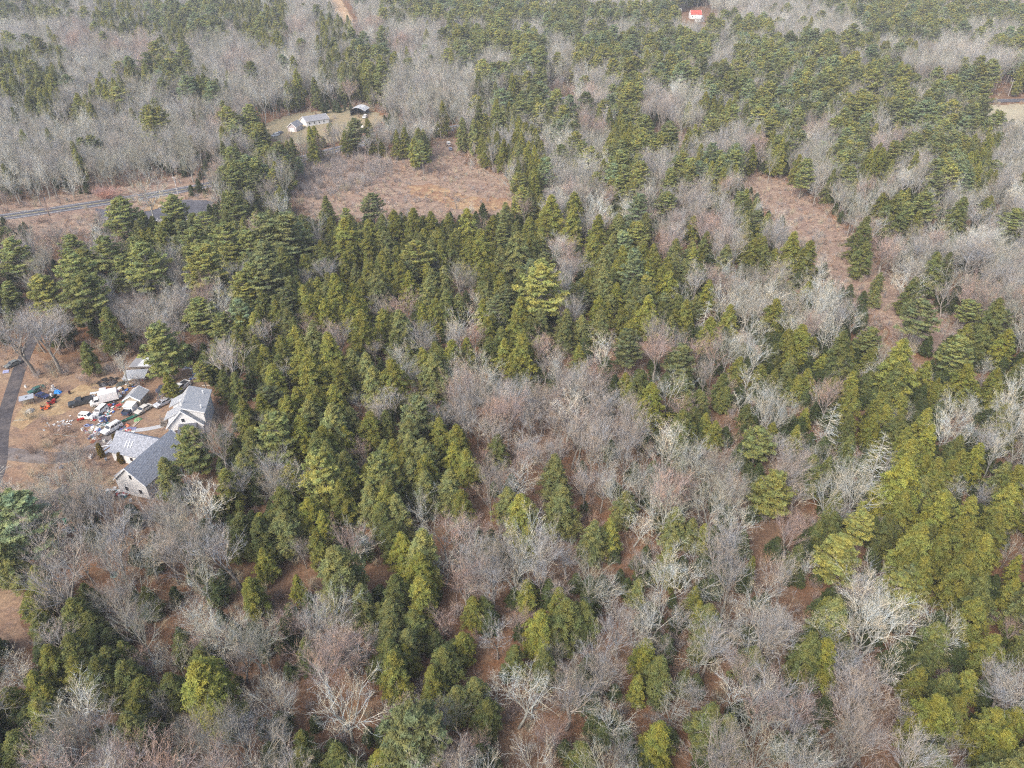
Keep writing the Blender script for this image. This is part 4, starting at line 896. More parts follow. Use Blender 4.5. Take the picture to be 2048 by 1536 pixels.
def tyre(px, py, z=0):
    e = thing('old_tyre', 'black worn tyre', 'tyre', px, py, z=z, group='old tyres lying in the yard'); m = MB(); V = []; F_ = []
    for i in range(14):
        for j in range(6):
            a, b = 2*pi*i/14, 2*pi*j/6; V.append(((.27+.1*cos(b))*cos(a), (.27+.1*cos(b))*sin(a), .1+.1*sin(b)))
            F_.append((i*6+j, ((i+1) % 14)*6+j, ((i+1) % 14)*6+(j+1) % 6, i*6+(j+1) % 6))
    m.add(V, F_); build('tread', m, M_TYRE, e); e.rotation_euler.x = R.uniform(-.3, .3)
def sheet(px, py, col, word, L=1.6, W=.9, rz=None, nm='metal_sheet', cat='sheet'):
    e = thing(nm, word, cat, px, py, rz, group='loose sheets and panels in the yard'); e.rotation_euler.x = R.uniform(.02, .25); m = MB(); n = 7
    V = [(-L/2+L*i/n, s*W/2, .12+.03*(i % 2)+R.uniform(0, .05)) for i in range(n+1) for s in (-1, 1)]
    m.add(V+[(x, y_, z-.03) for x, y_, z in V], [(2*i, 2*i+2, 2*i+3, 2*i+1) for i in range(n)]+[(2*i+1+2*n+2, 2*i+3+2*n+2, 2*i+2+2*n+2, 2*i+2*n+2) for i in range(n)]+[(0, 2*n+2, 2*n+4, 2), (1, 3, 2*n+5, 2*n+3)]); build('panel', m, paint(col, .5), e)
def appliance(px, py, col, word, sc_=1.0):
    e = thing('old_appliance', word, 'appliance', px, py, sc_=sc_, group='old appliances in the yard'); m = MB(); m.box((0, 0, .45), (.7, .65, .9)); build('cabinet', m, paint(col, .4), e, bevel=.03)
    m = MB(); m.box((.36, 0, .42), (.04, .56, .7)); d = build('door', m, paint(tuple(c*.9 for c in col), .4), e); m = MB(); m.box((.40, .2, .6), (.03, .04, .3)); build('handle', m, M_DARK, d)
    m = MB(); m.cyl((0, 0, .9), (0, 0, .915), .2, 12); build('top_plate', m, M_DARK, e)
def heap(px, py, col, word, r=1.0, hgt=.6, nm='tarp_heap', cat='tarpaulin', name2='sheeting'):
    e = thing(nm, word, cat, px, py, group=None); m = MB(); V = [(0, 0, hgt)]; K = 14
    for k, f in enumerate((.35, .7, 1.0)):
        for i in range(K):
            a = 2*pi*i/K; q = r*f*R.uniform(.85, 1.15); V.append((q*cos(a), q*sin(a)*.75, hgt*(1-f*f)*R.uniform(.6, 1.2)+(.02 if f == 1 else .05)))
    F_ = [(0, 1+i, 1+(i+1) % K) for i in range(K)]+[(1+j*K+i, 1+(j+1)*K+i, 1+(j+1)*K+(i+1) % K, 1+j*K+(i+1) % K) for j in range(2) for i in range(K)]; m.add(V, F_); build(name2, m, paint(col, .6), e)
    m = MB(); 
    for i in range(5): a = R.uniform(0, 6.28); m.box((r*.6*cos(a), r*.45*sin(a), .14), (.25, .25, .28), a)
    build('weights', m, M_DARK, e)
def planks(px, py, col, word, L=2.4, n=5, rz=None):
    e = thing('plank_pile', word, 'planks', px, py, rz, group='board piles in the yard')
    m = MB()
    for i in range(n): m.box((R.uniform(-.2, .2), (i-n/2)*.2, .06+.05*(i % 2)), (L*R.uniform(.8, 1.1), .16, .05), R.uniform(-.12, .12))
    build('boards', m, paint(col, .7), e); m = MB(); m.box((-.6, 0, .02), (.1, n*.2, .06)); m.box((.6, 0, .02), (.1, n*.2, .06)); build('bearers', m, M_WOOD, e)
def mower(px, py, col, word, rz):
    e = thing('garden_tractor', word, 'garden tractor', px, py, rz, 1.15); P_ = paint(col, .4)
    m = MB(); m.box((.55, 0, .62), (.8, .5, .45), 0, taper=(.9, .85)); build('hood', m, P_, e, bevel=.04); m = MB(); m.box((-.45, 0, .5), (.9, .75, .2)); build('fender', m, P_, e, bevel=.04)
    m = MB(); m.box((-.45, 0, .68), (.45, .45, .14)); m.box((-.66, 0, .9), (.1, .45, .4)); build('seat', m, M_DARK, e); m = MB(); m.cyl((.1, 0, .6), (-.05, 0, 1.0), .03, 6); m.cyl((-.06, 0, 1.0), (-.09, 0, 1.03), .18, 12); build('steering_wheel', m, M_DARK, e)
    m = MB(); m.box((.1, 0, .26), (.8, 1.05, .16)); build('mower_deck', m, P_, e)
    for x, r in ((.72, .2), (-.5, .28)):
        for s in (-1, 1): m = MB(); m.cyl((x, s*.36, r), (x, s*.52, r), r, 12); build('wheel', m, M_TYRE, e)
e = thing('snow_plough_blade', 'curved red snow plough blade', 'plough blade', 168, 840, heading((160, 842), (182, 835))); m = MB(); V = []
for i in range(7): t = i/6*1.6-.8; V += [(x, -.35*cos(t)+.35, .45+.45*sin(t)) for x in (-1.4, 1.4)]
m.add(V+[(x, y_+.05, z) for x, y_, z in V], [(2*i, 2*i+2, 2*i+3, 2*i+1) for i in range(6)]+[(2*i+15, 2*i+17, 2*i+16, 2*i+14) for i in range(6)]); build('blade', m, paint((.52, .03, .02)), e)
m = MB(); m.box((0, .5, .4), (.9, .9, .1)); m.box((-.9, .25, .5), (.1, .4, .5)); m.box((.9, .25, .5), (.1, .4, .5)); build('mounting_frame', m, M_DARK, e)
for i, (x, y_) in enumerate(((188, 838), (196, 834))): appliance(x, y_, (.62, .63, .62), 'pale metal cabinet')
e = thing('canoe', 'long green canoe', 'canoe', 261, 838, heading((247, 844), (277, 831))); m = MB(); V = []; K = 10
for i in range(K+1):
    t = -1+2*i/K; w_ = .42*(1-abs(t)**2.2)+.01; V += [(t*2.4, -w_, .45+.14*t*t), (t*2.4, -w_*.7, .12), (t*2.4, w_*.7, .12), (t*2.4, w_, .45+.14*t*t)]
m.add(V, [(4*i+j, 4*i+4+j, 4*i+5+j, 4*i+1+j) for i in range(K) for j in range(3)]); o = build('hull', m, paint((.05, .20, .14), .35), e); o.modifiers.new('t', 'SOLIDIFY').thickness = .03
m = MB(); m.box((-1, 0, .42), (.2, .7, .03)); m.box((1, 0, .42), (.2, .7, .03)); build('thwart', m, M_WOOD, e)
mower(92, 818, (.62, .14, .05), 'orange garden tractor', .4); mower(104, 807, (.38, .03, .03), 'dark red garden tractor', .9); mower(108, 798, (.03, .04, .035), 'black and green garden tractor', 1.4)
heap(116, 785, (.02, .22, .62), 'bright blue tarpaulin heap', 1.15, .8); heap(106, 780, WH, 'white sheeting heap', .95, .7); heap(276, 840, (.18, .34, .14), 'pale green tarpaulin heap', 1.0, .6)
heap(255, 851, (.55, .18, .09), 'orange tarpaulin heap', .9, .4); heap(84, 774, (.025, .10, .085), 'dark green tarpaulin heap', 1.3, .7); heap(123, 934, (.22, .32, .50), 'small blue tarpaulin heap', .6, .3)
heap(154, 1037, (.035, .045, .06), 'black plastic heap', 1.3, .5); heap(158, 1048, (.05, .055, .06), 'black plastic heap', .8, .35); heap(229, 1149, (.14, .26, .24), 'faded teal tarpaulin heap', .9, .4); heap(165, 1092, (.26, .28, .33), 'grey plastic heap', .9, .4)
heap(218, 812, (.48, .05, .04), 'red sheeting heap', 1.0, .5); heap(205, 838, (.05, .04, .09), 'purple-black plastic heap', 1.2, .4); heap(175, 851, (.16, .20, .36), 'blue cloth heap', .8, .4); heap(243, 768, (.05, .055, .045), 'dark scrap heap', 1.4, .7, 'scrap_heap', 'scrap heap', 'scrap'); heap(226, 766, (.06, .05, .045), 'dark scrap heap', 1.5, .6, 'scrap_heap', 'scrap heap', 'scrap')
heap(208, 770, (.05, .05, .055), 'dark scrap heap', 1.3, .5, 'scrap_heap', 'scrap heap', 'scrap'); heap(60, 822, (.30, .29, .27), 'mixed scrap heap', 1.1, .6, 'scrap_heap', 'scrap heap', 'scrap'); heap(405, 749, (.48, .49, .52), 'pale scrap heap', 1.2, .5, 'scrap_heap', 'scrap heap', 'scrap'); heap(372, 736, (.40, .41, .45), 'grey scrap heap', 1.0, .6, 'scrap_heap', 'scrap heap', 'scrap')
barrel(133, 1046, (.04, .42, .22), 'bright green', 1.3); barrel(104, 793, WH, 'white'); barrel(61, 826, WH, 'white', 1.1); barrel(107, 776, WH, 'white'); barrel(52, 775, WH, 'white', .8); barrel(214, 843, (.05, .08, .22), 'blue'); barrel(247, 781, (.03, .03, .035), 'black'); barrel(140, 788, (.06, .03, .03), 'rusty')
for x, y_ in ((186, 799), (189, 797), (183, 800)): appliance(x, y_-1, WH, 'white appliance', .9)
for x, y_, w_ in ((166, 861, 'white'), (176, 869, 'white'), (209, 884, 'pale'), (185, 913, 'white'), (213, 921, 'grey'), (182, 917, 'white'), (222, 985, 'white'), (240, 994, 'white'), (246, 997, 'dark'), (262, 1003, 'white'), (130, 998, 'white'), (116, 1062, 'white'), (139, 1060, 'white'), (36, 1144, 'white'), (46, 1148, 'dark'), (5, 1145, 'white'), (248, 787, 'white'), (240, 790, 'pale'), (236, 784, 'purple-grey')):
    appliance(x, y_, {'white': WH, 'pale': (.55, .54, .5), 'grey': (.3, .31, .33), 'dark': (.05, .055, .07), 'purple-grey': (.25, .2, .3)}[w_], w_+' cabinet', .75)
for i in range(34):
    a = R.uniform(0, 6.28); q = R.random()**.6; tyre(217+24*q*cos(a)+0, 764+9*q*sin(a)-(24*q*cos(a))*.22, .15*(i % 3))
for x, y_, c_, w_, L_, W_, rz in ((192, 862, WH, 'long white panel', 2.6, .8, heading((188, 870), (196, 855))), (222, 899, (.42, .44, .48), 'long grey metal panel', 4.2, .8, heading((213, 903), (233, 889))), (214, 896, (.36, .38, .44), 'long grey metal panel', 3.6, .6, heading((205, 900), (225, 887))),
     (203, 894, WH, 'thin white panel', 3.0, .25, heading((195, 895), (212, 892))), (186, 872, (.12, .20, .30), 'blue-grey panel', 1.8, 1.2, None), (180, 874, (.50, .5, .5), 'grey panel', 2.0, .6, None), (203, 850, (.06, .09, .13), 'dark blue panel', 2.0, 1.3, None), (213, 834, (.5, .5, .56), 'pale lilac panel', 2.2, .5, heading((205, 836), (221, 832))),
     (247, 856, (.10, .12, .14), 'dark panel', 2.0, .8, None), (262, 858, (.14, .14, .24), 'dark violet panel', 2.4, .9, .1), (12, 744, (.32, .33, .48), 'lilac metal panel', 1.7, 1.4, None), (413, 772, (.62, .54, .44), 'long tan board', 2.4, .3, .0), (205, 779, (.58, .6, .68), 'pale blue panel', 1.6, 1.1, .2), (187, 787, (.6, .62, .62), 'pale panel', 1.6, .9, .3), (250, 760, (.35, .38, .38), 'grey panel', 2.0, 1.2, None), (402, 743, (.5, .52, .56), 'pale panel', 1.8, .8, None),
     (322, 781, (.09, .10, .14), 'dark flat panel', 2.6, 1.8, .3)):
    sheet(x, y_, c_, w_, L_, W_, rz)
for i in range(46):   # white litter strewn below the straw strip
    q = R.gauss(0, 1); x, y_ = 125+q*13, 848-q*3.5+R.gauss(0, 5)
    sheet(x, y_, R.choice((WH, (.6, .6, .58), (.5, .55, .56), (.62, .63, .66))), R.choice(('white plastic scrap', 'crumpled white scrap', 'pale plastic scrap')), R.uniform(.25, .7), R.uniform(.2, .45), None, 'plastic_scrap', 'litter')
for i in range(250):
    x, y_ = R.choice(((200, 850, 16, 12), (230, 790, 25, 14), (185, 870, 14, 14), (205, 830, 14, 8), (250, 862, 16, 5), (235, 985, 22, 10), (145, 1050, 16, 16), (395, 750, 16, 12), (270, 765, 22, 14), (225, 815, 14, 10)))[:2], 0
    cx, cy, rx, ry = [(200, 850, 16, 12), (230, 790, 25, 14), (185, 870, 14, 14), (205, 830, 14, 8), (250, 862, 16, 5), (235, 985, 22, 10), (145, 1050, 16, 16), (395, 750, 16, 12), (270, 765, 22, 14), (225, 815, 14, 10)][i % 10]
    w_, c_ = R.choice((('white', WH), ('white', WH), ('blue', (.06, .14, .4)), ('red', (.4, .04, .04)), ('black', (.03, .03, .035)), ('grey', (.35, .36, .38)), ('rusty', (.22, .08, .04)), ('tan', (.4, .32, .22)), ('teal', (.12, .3, .3))))
    sheet(cx+R.uniform(-rx, rx), cy+R.uniform(-ry, ry), c_, w_+' scrap piece', R.uniform(.4, 1.5), R.uniform(.3, .9), None, 'scrap_piece', 'scrap')
for x, y_, c_, w_, L_, n_ in ((221, 884, (.5, .5, .5), 'pale plank pile', 2.2, 5), (178, 862, (.25, .2, .16), 'brown plank pile', 2.2, 5), (196, 868, (.3, .3, .32), 'grey plank pile', 2.4, 5), (190, 776, (.2, .14, .1), 'brown plank pile', 2, 5), (273, 847, (.45, .36, .28), 'tan plank pile', 2.6, 4)): planks(x, y_, c_, w_, L_, n_)
# rubble wall of pale stones below the parking lot, walkway, steps, cart, logs
e = thing('stone_heap', 'low pale rubble heap', 'rubble', 340, 449, 0); m = MB()
for i in range(150):
    p = at(262+R.random()*118, 450-R.random()*9-(0 if R.random() < .6 else 3)); q = p-e.location; s_ = R.uniform(.4, 1.1); m.box((q.x, q.y, s_*.3), (s_, s_*.8, s_*.7), R.uniform(0, 3), taper=(.6, .6))
build('rocks', m, simple('pale_rubble', (.5, .5, .52), .9, 0, .3, 2), e)
for x, y_ in ((421, 436), (428, 438), (414, 440), (421, 443)): sheet(x, y_, (.62, .52, .40), 'tan tarpaulin sheet', 3, 2, None, 'tan_sheet', 'sheet')
strip('walkway', [at(245, 862), at(275, 861), at(300, 858), at(328, 851)], 1.5, M_CONC, .06, dens=1)
e = thing('wooden_steps', 'grey wooden steps against the cottage corner', 'steps', 328, 853, heading((328, 853), (332, 840)))
m = MB()
for i in range(6): m.box((i*.34, 0, .18+i*.22), (.34, 1.3, .06))
build('treads', m, M_WOOD, e)
for s in (-.68, .68):
    m = MB(); m.add([(0, s, 0), (1.9, s, 0), (1.9, s, 1.4), (0, s, .2), (0, s+.05, 0), (1.9, s+.05, 0), (1.9, s+.05, 1.4), (0, s+.05, .2)], [(0, 1, 2, 3), (7, 6, 5, 4), (3, 2, 6, 7), (0, 3, 7, 4), (1, 5, 6, 2)]); build('stringer', m, M_WOOD, e)
    m = MB(); m.cyl((0, s, 1.1), (1.9, s, 2.3), .04, 6); m.cyl((0, s, 0), (0, s, 1.1), .04, 6); m.cyl((1.9, s, 0), (1.9, s, 2.3), .04, 6); build('handrail', m, M_WOOD, e)
e = thing('metal_cart', 'long grey metal cart with a white crate', 'cart', 405, 1163, heading((385, 1172), (428, 1150))); mt = paint((.40, .40, .42), .5)
m = MB()
for s in (-.55, .55): m.box((0, s, .62), (4.4, .1, .1)); m.box((0, s, .95), (4.4, .06, .06))
for k in range(9): m.box((-2.15+k*.54, 0, .66), (.1, 1.1, .06)); m.box((-2.15+k*.54, .55, .8), (.05, .05, .3)); m.box((-2.15+k*.54, -.55, .8), (.05, .05, .3))
build('deck_frame', m, mt, e)
for s in (-1, 1): m = MB(); m.cyl((.3, s*.62, .34), (.3, s*.78, .34), .34, 14); build('wheel', m, M_TYRE, e)
m = MB(); m.box((-1.9, 0, .95), (.9, .9, .5)); m.box((-1.9, 0, 1.23), (.98, .98, .06)); build('crate', m, paint(WH), e)
e = thing('basketball_hoop', 'small white roadside board on a thin post', 'board', 725, 262, 0); m = MB(); m.cyl((0, 0, 0), (0, 0, 2.6), .08, 6); build('post', m, M_CONC, e); m = MB(); m.box((0, -.05, 2.6), (1.5, .08, 1.3)); build('panel', m, paint(WH), e)
e.name = 'roadside_board'
def log(px, py, q, r, mat, word):
    a, b = at(px, py), at(*q); e = thing('fallen_log', word, 'log', px, py, atan2(b.y-a.y, b.x-a.x), group='fallen trunks'); L_ = (b-a).length; m = MB()
    m.tube([(0, 0, r), (L_*.35, .1, r*1.1), (L_*.7, -.08, r*.9), (L_, 0, r*.5)], [r, r*.85, r*.65, r*.25], 7, cap=True); build('stem', m, mat, e)
    m = MB()
    for k in range(6): x = L_*R.uniform(.3, .95); s = R.choice((-1, 1)); m.tube([(x, 0, r), (x+R.uniform(.3, 1), s*R.uniform(.5, 1.6), r+R.uniform(0, .6))], [r*.3, r*.08], 4)
    build('limb', m, mat, e)
log(107, 870, (155, 874), .16, M_PALEBARK, 'slim white fallen trunk'); log(28, 842, (55, 840), .1, M_PALEBARK, 'slim pale fallen trunk'); 
log(20, 424, (66, 421), .18, M_PALEBARK, 'pale fallen trunk'); log(905, 405, (945, 392), .2, M_BARK, 'grey fallen trunk'); log(700, 1340, (760, 1322), .2, M_PALEBARK, 'pale fallen trunk'); log(1590, 1520, (1690, 1440), .25, M_PALEBARK, 'long pale fallen trunk'); log(1030, 1320, (1075, 1290), .15, M_PALEBARK, 'pale fallen trunk')
log(870, 1300, (908, 1306), .13, M_PALEBARK, 'slim white fallen trunk'); log(1175, 1010, (1195, 985), .12, M_PALEBARK, 'slim pale fallen trunk'); log(960, 345, (1030, 372), .15, M_BARK, 'grey fallen trunk'); log(225, 1205, (268, 1195), .14, M_PALEBARK, 'pale fallen trunk')
# slim evergreens planted along the barn wing
for x, y_, h_, r_ in ((205, 914, 3.6, .55), (236, 893, 3.4, .6), (255, 921, 3.4, .6), (245, 926, 2.8, .6)):
    tk, cr = hemlock(300+int(x), h_, r_); 
    e = thing('arborvitae', 'slim brown-green column shrub', 'shrub', x, y_, group='column shrubs along the barn'); V = None
    c = link('trunk', tk.mesh('arborvitae_trunk', [M_DKBARK]), e)
    c = link('crown', cr.mesh('arborvitae_crown', [M_FOL], True), e); c.color = (.16, .12, .028, 1)
# the spreading red shrub by the road
mr = shrub(260, 5.0, 220)
e = thing('red_shrub', 'broad reddish leafless shrub beside the road', 'shrub', 215, 398, 0); e.scale = (3.2, 2.0, 1.0)
c = link('branches', mr.mesh('red_shrub', [M_TWIG], True), e); c.color = (.42, .24, .20, 1)
bk = {}
for q in YARD:
    e, base, cat, px, py, grp = q; lm = min(YL, key=lambda l: hypot(l[0]-px, (l[1]-py)*1.2)); dx, dy = px-lm[0], py-lm[1]; d = hypot(dx, dy)
    if d > 130: loc = min(((850, 390, 'the brushy clearing'), (1110, 1000, 'the paired blue-green conifers'), (690, 1420, 'the spreading white oak'), (405, 1370, 'the golden hemlock'), (60, 440, 'the road at left'), (1640, 1320, 'the golden leaning hemlock'), (400, 1160, 'the wet hollow at lower left'), (720, 222, 'the white canopy shed')), key=lambda l: hypot(l[0]-px, l[1]-py)); lm = loc; dx, dy = px-lm[0], py-lm[1]
    dr = ('right of' if dx > 0 else 'left of') if abs(dx) > abs(dy) else ('below' if dy > 0 else 'above')
    bk.setdefault((base, dr, lm[2]), []).append((hypot(dx, dy), q))
OR_ = ['nearest', 'second nearest', 'third nearest', 'fourth nearest', 'fifth nearest', 'sixth nearest', 'seventh nearest', 'eighth nearest', 'ninth nearest', 'tenth nearest', 'eleventh nearest', 'twelfth nearest', 'thirteenth nearest', 'fourteenth nearest', 'fifteenth nearest', 'sixteenth nearest', 'seventeenth nearest', 'eighteenth nearest', 'nineteenth nearest', 'twentieth nearest'] + ['twenty-%s nearest' % q for q in ('first', 'second', 'third', 'fourth', 'fifth', 'sixth', 'seventh', 'eighth', 'ninth')] + ['outermost'] * 60
for (base, dr, lw), L_ in bk.items():
    L_.sort(key=lambda q: q[0])
    for i, (d, q) in enumerate(L_): tag(q[0], base+', '+(OR_[i]+' ' if len(L_) > 1 else '')+dr+' '+lw, q[2], q[5])
#@@END

# ------------------------------------------------------------------ tree objects
def size_px(t):
    g = terrain(t[1], t[2]); px, py, zc = proj(t[1], t[2], g+t[3]*.6)
    vis = -10 < px < 2058 and -10 < py < 1560
    return (max(t[3], 2*t[4])*FOC/zc if vis else 0), px, py
for t in TREES: t.append(size_px(t))
IND = []; REST = []
LIM = {'hemlock': 300, 'pine': 300, 'maple': 300, 'oak': 300, 'snag': 50}
for kind in PROTO:
    tr = sorted((t for t in TREES if t[0] == kind), key=lambda t: -t[7][0]-(30 if t[6] else 0))
    n = min(LIM[kind], sum(1 for t in tr if t[7][0] > 0)); IND += tr[:n]; REST += tr[n:]

LM = [  # things one can find in the photograph
 (368, 812, 'the white cottage'), (290, 915, 'the long shingled barn'), (310, 425, 'the roadside parking lot'), (1072, 580, 'the big yellow-green pine'),
 (1655, 830, 'the tall white dead tree'), (1765, 905, 'the gnarled white dead tree'), (952, 850, 'the cream round-crowned tree'), (405, 1370, 'the golden hemlock'),
 (690, 1420, 'the spreading white oak'), (1105, 1000, 'the paired blue-green conifers'), (1700, 490, 'the pink path bend'), (720, 222, 'the white canopy shed'),
 (1556, 990, 'the tall yellow-green pine'), (1930, 1130, 'the dark conifer thicket'), (1870, 1270, 'the wide whitish oaks'), (1640, 1320, 'the golden leaning hemlock'),
 (1325, 1490, 'the pointed golden hemlock'), (992, 915, 'the dark columnar hemlock'), (743, 410, 'the lone clearing pine'), (2000, 235, 'the pale field'),
 (850, 390, 'the orange clearing'), (780, 1270, 'the pale green hemlock'), (855, 1120, 'the broad hemlock clump'), (130, 1040, 'the green plastic bin'), (400, 1160, 'the grey metal cart'),
 (1190, 1010, 'the rust-brown leaf gap'), (80, 640, 'the mauve tree by the driveway'), (1250, 700, 'the bluish centre pine'), (1830, 650, 'the open-branched pine'),
 (1400, 640, 'the small white snag'), (560, 470, 'the blue-green pine group'), (900, 650, 'the reddish centre trees'), (1850, 420, 'the yellow pine on the right'), (200, 545, 'the pines above the junkyard'),
 (1180, 850, 'the leafless gap in the centre'), (560, 640, 'the olive hemlock wall'), (1350, 1240, 'the small hemlock among bare trees'), (1080, 1300, 'the gold-topped hemlock'), (60, 1330, 'the forked tree on the left edge'), (1900, 850, 'the whitish trees on the right')]
ORD = ['nearest', 'second nearest', 'third nearest', 'fourth nearest', 'fifth nearest', 'sixth nearest', 'seventh nearest', 'eighth nearest', 'ninth nearest', 'tenth nearest',
       'eleventh nearest', 'twelfth nearest', 'thirteenth nearest', 'fourteenth nearest', 'fifteenth nearest', 'sixteenth nearest', 'seventeenth nearest', 'eighteenth nearest', 'nineteenth nearest', 'twentieth nearest'] + ['twenty-%s nearest' % q for q in ('first', 'second', 'third', 'fourth', 'fifth', 'sixth', 'seventh', 'eighth', 'ninth')] + ['outermost'] * 60
KW = {'hemlock': 'hemlock', 'pine': 'pine', 'maple': 'bare twiggy tree', 'oak': 'bare spreading tree', 'snag': 'dead tree'}
ADJ = {'hemlock': ('small', 'mid-sized', 'large'), 'pine': ('small', 'mid-sized', 'large'), 'maple': ('small', 'mid-sized', 'large'), 'oak': ('small', 'mid-sized', 'large'), 'snag': ('gnarled', 'gnarled', 'tall')}
buck = {}
for t in IND:
    _, px, py = t[7]; lm = min(LM, key=lambda l: hypot(l[0]-px, (l[1]-py)*1.15)); dx, dy = px-lm[0], py-lm[1]
    if abs(dx) > abs(dy): dr = 'right of' if dx > 0 else 'left of'
    else: dr = 'below' if dy > 0 else 'above'
    sz = 0 if t[3] < 10.5 else (1 if t[3] < 14.5 else 2)
    key = (ADJ[t[0]][sz], TONES[t[0]][t[5]][1], KW[t[0]], dr, lm[2]); buck.setdefault(key, []).append((hypot(dx, dy), t))
for key, L in buck.items():
    L.sort(key=lambda q: q[0])
    for i, (d, t) in enumerate(L):
        o = (ORD[i]+' ') if len(L) > 1 else ''
        t.append(f"{key[0]} {key[1]} {key[2]}, {o}{key[3]} {key[4]}")
GRP = {'hemlock': 'hemlocks of the forest', 'pine': 'white pines of the forest', 'maple': 'bare twiggy trees of the forest', 'oak': 'bare spreading trees of the forest', 'snag': 'standing dead trees'}
for k, t in enumerate(IND):
    kind, x, yy, h, r, tone = t[:6]; pr = PROTO[kind]; v = pr['v'][(k*5+int(x*3)) % len(pr['v'])]
    e = bpy.data.objects.new({'hemlock': 'hemlock_tree', 'pine': 'pine_tree', 'maple': 'maple_tree', 'oak': 'oak_tree', 'snag': 'dead_tree'}[kind], None)
    COL.objects.link(e); e.location = (x, yy, terrain(x, yy)-.05); e.rotation_euler = (R.gauss(0, .05 if kind in ('maple', 'oak') else .025), R.gauss(0, .05 if kind in ('maple', 'oak') else .025), R.uniform(0, 6.28))
    e.scale = (r/pr['r'], r/pr['r'], h/pr['h']); e.empty_display_size = .5
    c = link('trunk', v[0], e); c.color = (1, 1, 1, 1)
    c = link('crown', v[1], e); c.color = (*TONES[kind][tone][0], 1)
    tag(e, t[8], {'hemlock': 'hemlock', 'pine': 'pine', 'snag': 'dead tree'}.get(kind, 'bare tree'), GRP[kind])

def scatter(name, srcs, pts, label=None):
    """ONE object: points carrying which source, turn and size; geometry nodes set the plants on them"""
    cl = bpy.data.collections.new(name+'_sources')
    for i, (me, colr) in enumerate(srcs):
        o = bpy.data.objects.new('%s_source_%03d' % (name, i), me); o.color = (*colr, 1); cl.objects.link(o)
    me = bpy.data.meshes.new(name); n = len(pts); me.vertices.add(n)
    me.vertices.foreach_set('co', np.array([p[0] for p in pts], np.float32).ravel())
    a = me.attributes.new('idx', 'INT', 'POINT'); a.data.foreach_set('value', np.array([p[1] for p in pts], np.int32))
    a = me.attributes.new('rot', 'FLOAT_VECTOR', 'POINT'); a.data.foreach_set('vector', np.array([p[2] for p in pts], np.float32).ravel())
    a = me.attributes.new('scl', 'FLOAT_VECTOR', 'POINT'); a.data.foreach_set('vector', np.array([p[3] for p in pts], np.float32).ravel())
    a = me.attributes.new('tint', 'FLOAT_VECTOR', 'POINT'); a.data.foreach_set('vector', np.array([srcs[p[1]][1] for p in pts], np.float32).ravel())
    o = link(name, me); ng = bpy.data.node_groups.new(name, 'GeometryNodeTree')
    ng.interface.new_socket('Geometry', in_out='INPUT', socket_type='NodeSocketGeometry')
    ng.interface.new_socket('Geometry', in_out='OUTPUT', socket_type='NodeSocketGeometry')
    gi, go, ip, ci = N(ng, 'NodeGroupInput'), N(ng, 'NodeGroupOutput'), N(ng, 'GeometryNodeInstanceOnPoints'), N(ng, 'GeometryNodeCollectionInfo')
    ci.inputs[0].default_value = cl; ci.inputs[1].default_value = True; ci.inputs[2].default_value = True
    L = ng.links.new; L(gi.outputs[0], ip.inputs['Points']); L(ci.outputs[0], ip.inputs['Instance']); ip.inputs['Pick Instance'].default_value = True
    for nm, ty, sk in (('idx', 'INT', 'Instance Index'), ('scl', 'FLOAT_VECTOR', 'Scale')):
        na = N(ng, 'GeometryNodeInputNamedAttribute', data_type=ty); na.inputs[0].default_value = nm; L(na.outputs[0], ip.inputs[sk])
    na = N(ng, 'GeometryNodeInputNamedAttribute', data_type='FLOAT_VECTOR'); na.inputs[0].default_value = 'rot'
    er = N(ng, 'FunctionNodeEulerToRotation'); L(na.outputs[0], er.inputs[0]); L(er.outputs[0], ip.inputs['Rotation'])
    L(ip.outputs[0], go.inputs[0]); md = o.modifiers.new('scatter', 'NODES'); md.node_group = ng
    return tag(o, label, kind='stuff')
NM = {'hemlock': ('hemlock_woods', 'more distant olive hemlocks of the forest'), 'pine': ('pine_woods', 'more distant green pines of the forest'), 'maple': ('maple_woods', 'more distant pinkish bare trees of the forest'), 'oak': ('oak_woods', 'more distant pale bare trees of the forest')}
for kind in ('hemlock', 'pine', 'maple', 'oak'):
    pr = PROTO[kind]; nv = len(pr['v']); pts = []
    for t in REST:
        if t[0] != kind: continue
        s = t[4]/pr['r']; pts.append(((t[1], t[2], terrain(t[1], t[2])-.05), t[5]*nv+R.randrange(nv), (R.uniform(-.05, .05), R.uniform(-.05, .05), R.uniform(0, 6.28)), (s, s, t[3]/pr['h'])))
    if pts: scatter(NM[kind][0], [(v[2], TONES[kind][j][0]) for j in range(4) for v in pr['v']], pts, NM[kind][1])
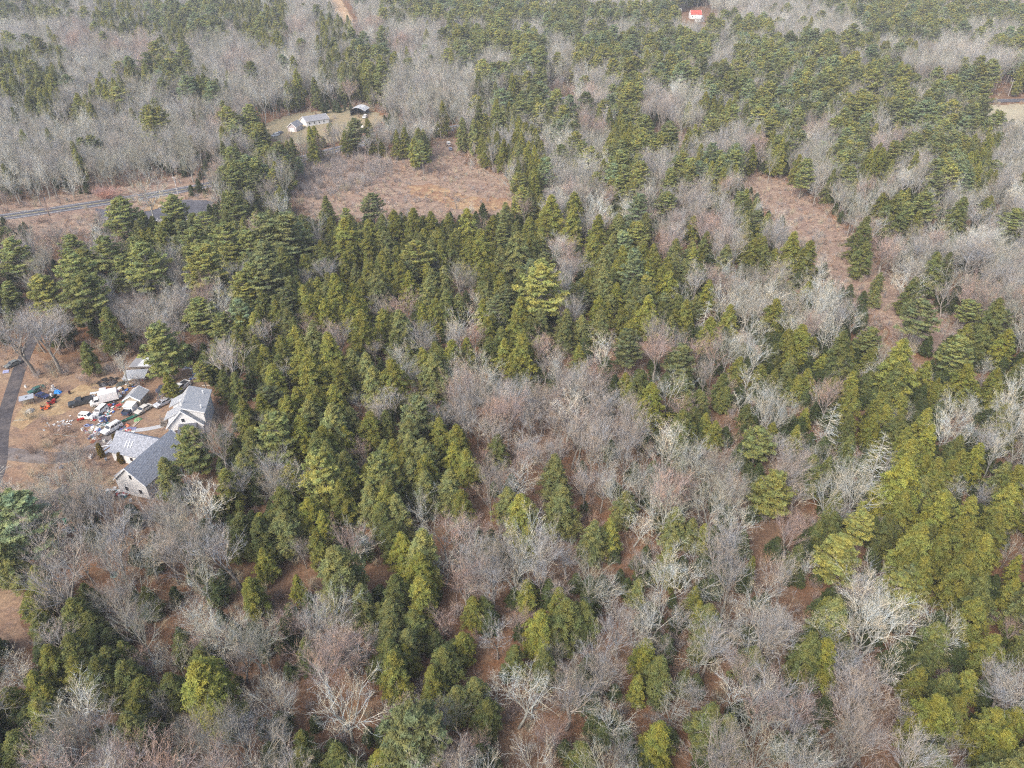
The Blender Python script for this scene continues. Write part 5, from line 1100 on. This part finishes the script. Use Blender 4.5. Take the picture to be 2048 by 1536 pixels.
# undergrowth: leafless brush and knee-high to head-high evergreens
shr = [shrub(200+i).mesh('shrub', [M_TWIG], True) for i in range(4)]
SC = [(.33, .255, .22), (.38, .27, .20), (.31, .28, .27), (.40, .36, .27)]
XP_THICK = [(596, 330), (640, 300), (700, 292), (775, 296), (800, 320), (770, 352), (730, 380), (670, 392), (620, 400), (590, 370)]
pts = []; gpts = []
y = 45.0
while y < 560:
    s = 2.4
    half = .80*y+30
    for i in range(int(2*half/s)):
        x = -half+s*(i+R.random()); yy = y+(R.random()-.5)*s
        g = terrain(x, yy); px, py, zc = proj(x, yy, g+1)
        if px < -150 or px > 2200 or py > 1750: continue
        z_, c = cell(px, py)
        dens = {'S': 1.0, 'M': .5, 'G': .45, 'W': .35, 'U': .45, 'R': .5, 'n': .15, 'O': .06}.get(c, .15)
        cl = inside(x, yy, P_CLEAR) or inside(x, yy, P_PATH) or inside(x, yy, P_PINK2)
        if cl: dens = .7 if not inside(x, yy, P_BRACK) else .25
        thick = inside(px, py, XP_THICK)
        if inside(x, yy, P_YARD): dens = .65 if (py > 900 and px < 225) or (60 < px < 205 and 838 < py < 905) else (.5 if py < 765 and px < 250 else .10)
        if any(inside(x, yy, P) for P in (P_LOT, P_TRACK, P_FIELD, P_LAWN, P_ROADSIDE)): dens = .03 if not inside(x, yy, P_ROADSIDE) else .3
        if seg_dist(x, yy, ROAD) < 6 or (yy < 260 and seg_dist(x, yy, DRIVE) < 3): continue
        if inside(x, yy, P_LOT): continue
        if R.random() < dens:
            k = R.uniform(.35, 1.35)*(1.35 if thick else .7 if cl else 1.0); pts.append(((x, yy, g), R.randrange(4)+4*(2 if thick and R.random() < .8 else R.choice((0, 0, 1, 2, 3))), (0, 0, R.uniform(0, 6.28)), (k, k, k)))
        elif c in 'WUMGn' and R.random() < (.55 if c in 'WU' else .3) and not inside(x, yy, P_YARD) and not cl:
            k = R.uniform(.22, .5); gpts.append(((x, yy, g-.2), R.randrange(14), (0, 0, R.uniform(0, 6.28)), (k*1.25, k*1.25, k)))
    y += s
scatter('brush', [(m_, c_) for c_ in SC for m_ in shr], pts, 'low leafless brush under the trees and in the clearings')
scatter('evergreen_undergrowth', [(v[2], c_) for c_ in ((.085, .110, .036), (.11, .135, .05)) for v in PROTO['hemlock']['v']], gpts, 'young dark evergreens under the bare trees')
print('individuals', len(IND), 'rest', len(REST), 'brush', len(pts), len(gpts))
# ------------------------------------------------------------------ haze
mb = MB(); mb.box((0, 1400, 65), (5000, 3400, 132))
for v in mb.v: v[:] = v
hz = tag(build('haze', mb, []), kind='stuff')
hm = bpy.data.materials.new('thin_haze'); hm.use_nodes = True; t = hm.node_tree; t.nodes.remove(t.nodes['Principled BSDF'])
pv = t.nodes.new('ShaderNodeVolumePrincipled'); pv.inputs['Color'].default_value = (.88, .915, .97, 1); pv.inputs['Density'].default_value = HAZE
t.links.new(pv.outputs[0], t.nodes['Material Output'].inputs['Volume']); hz.data.materials.append(hm)
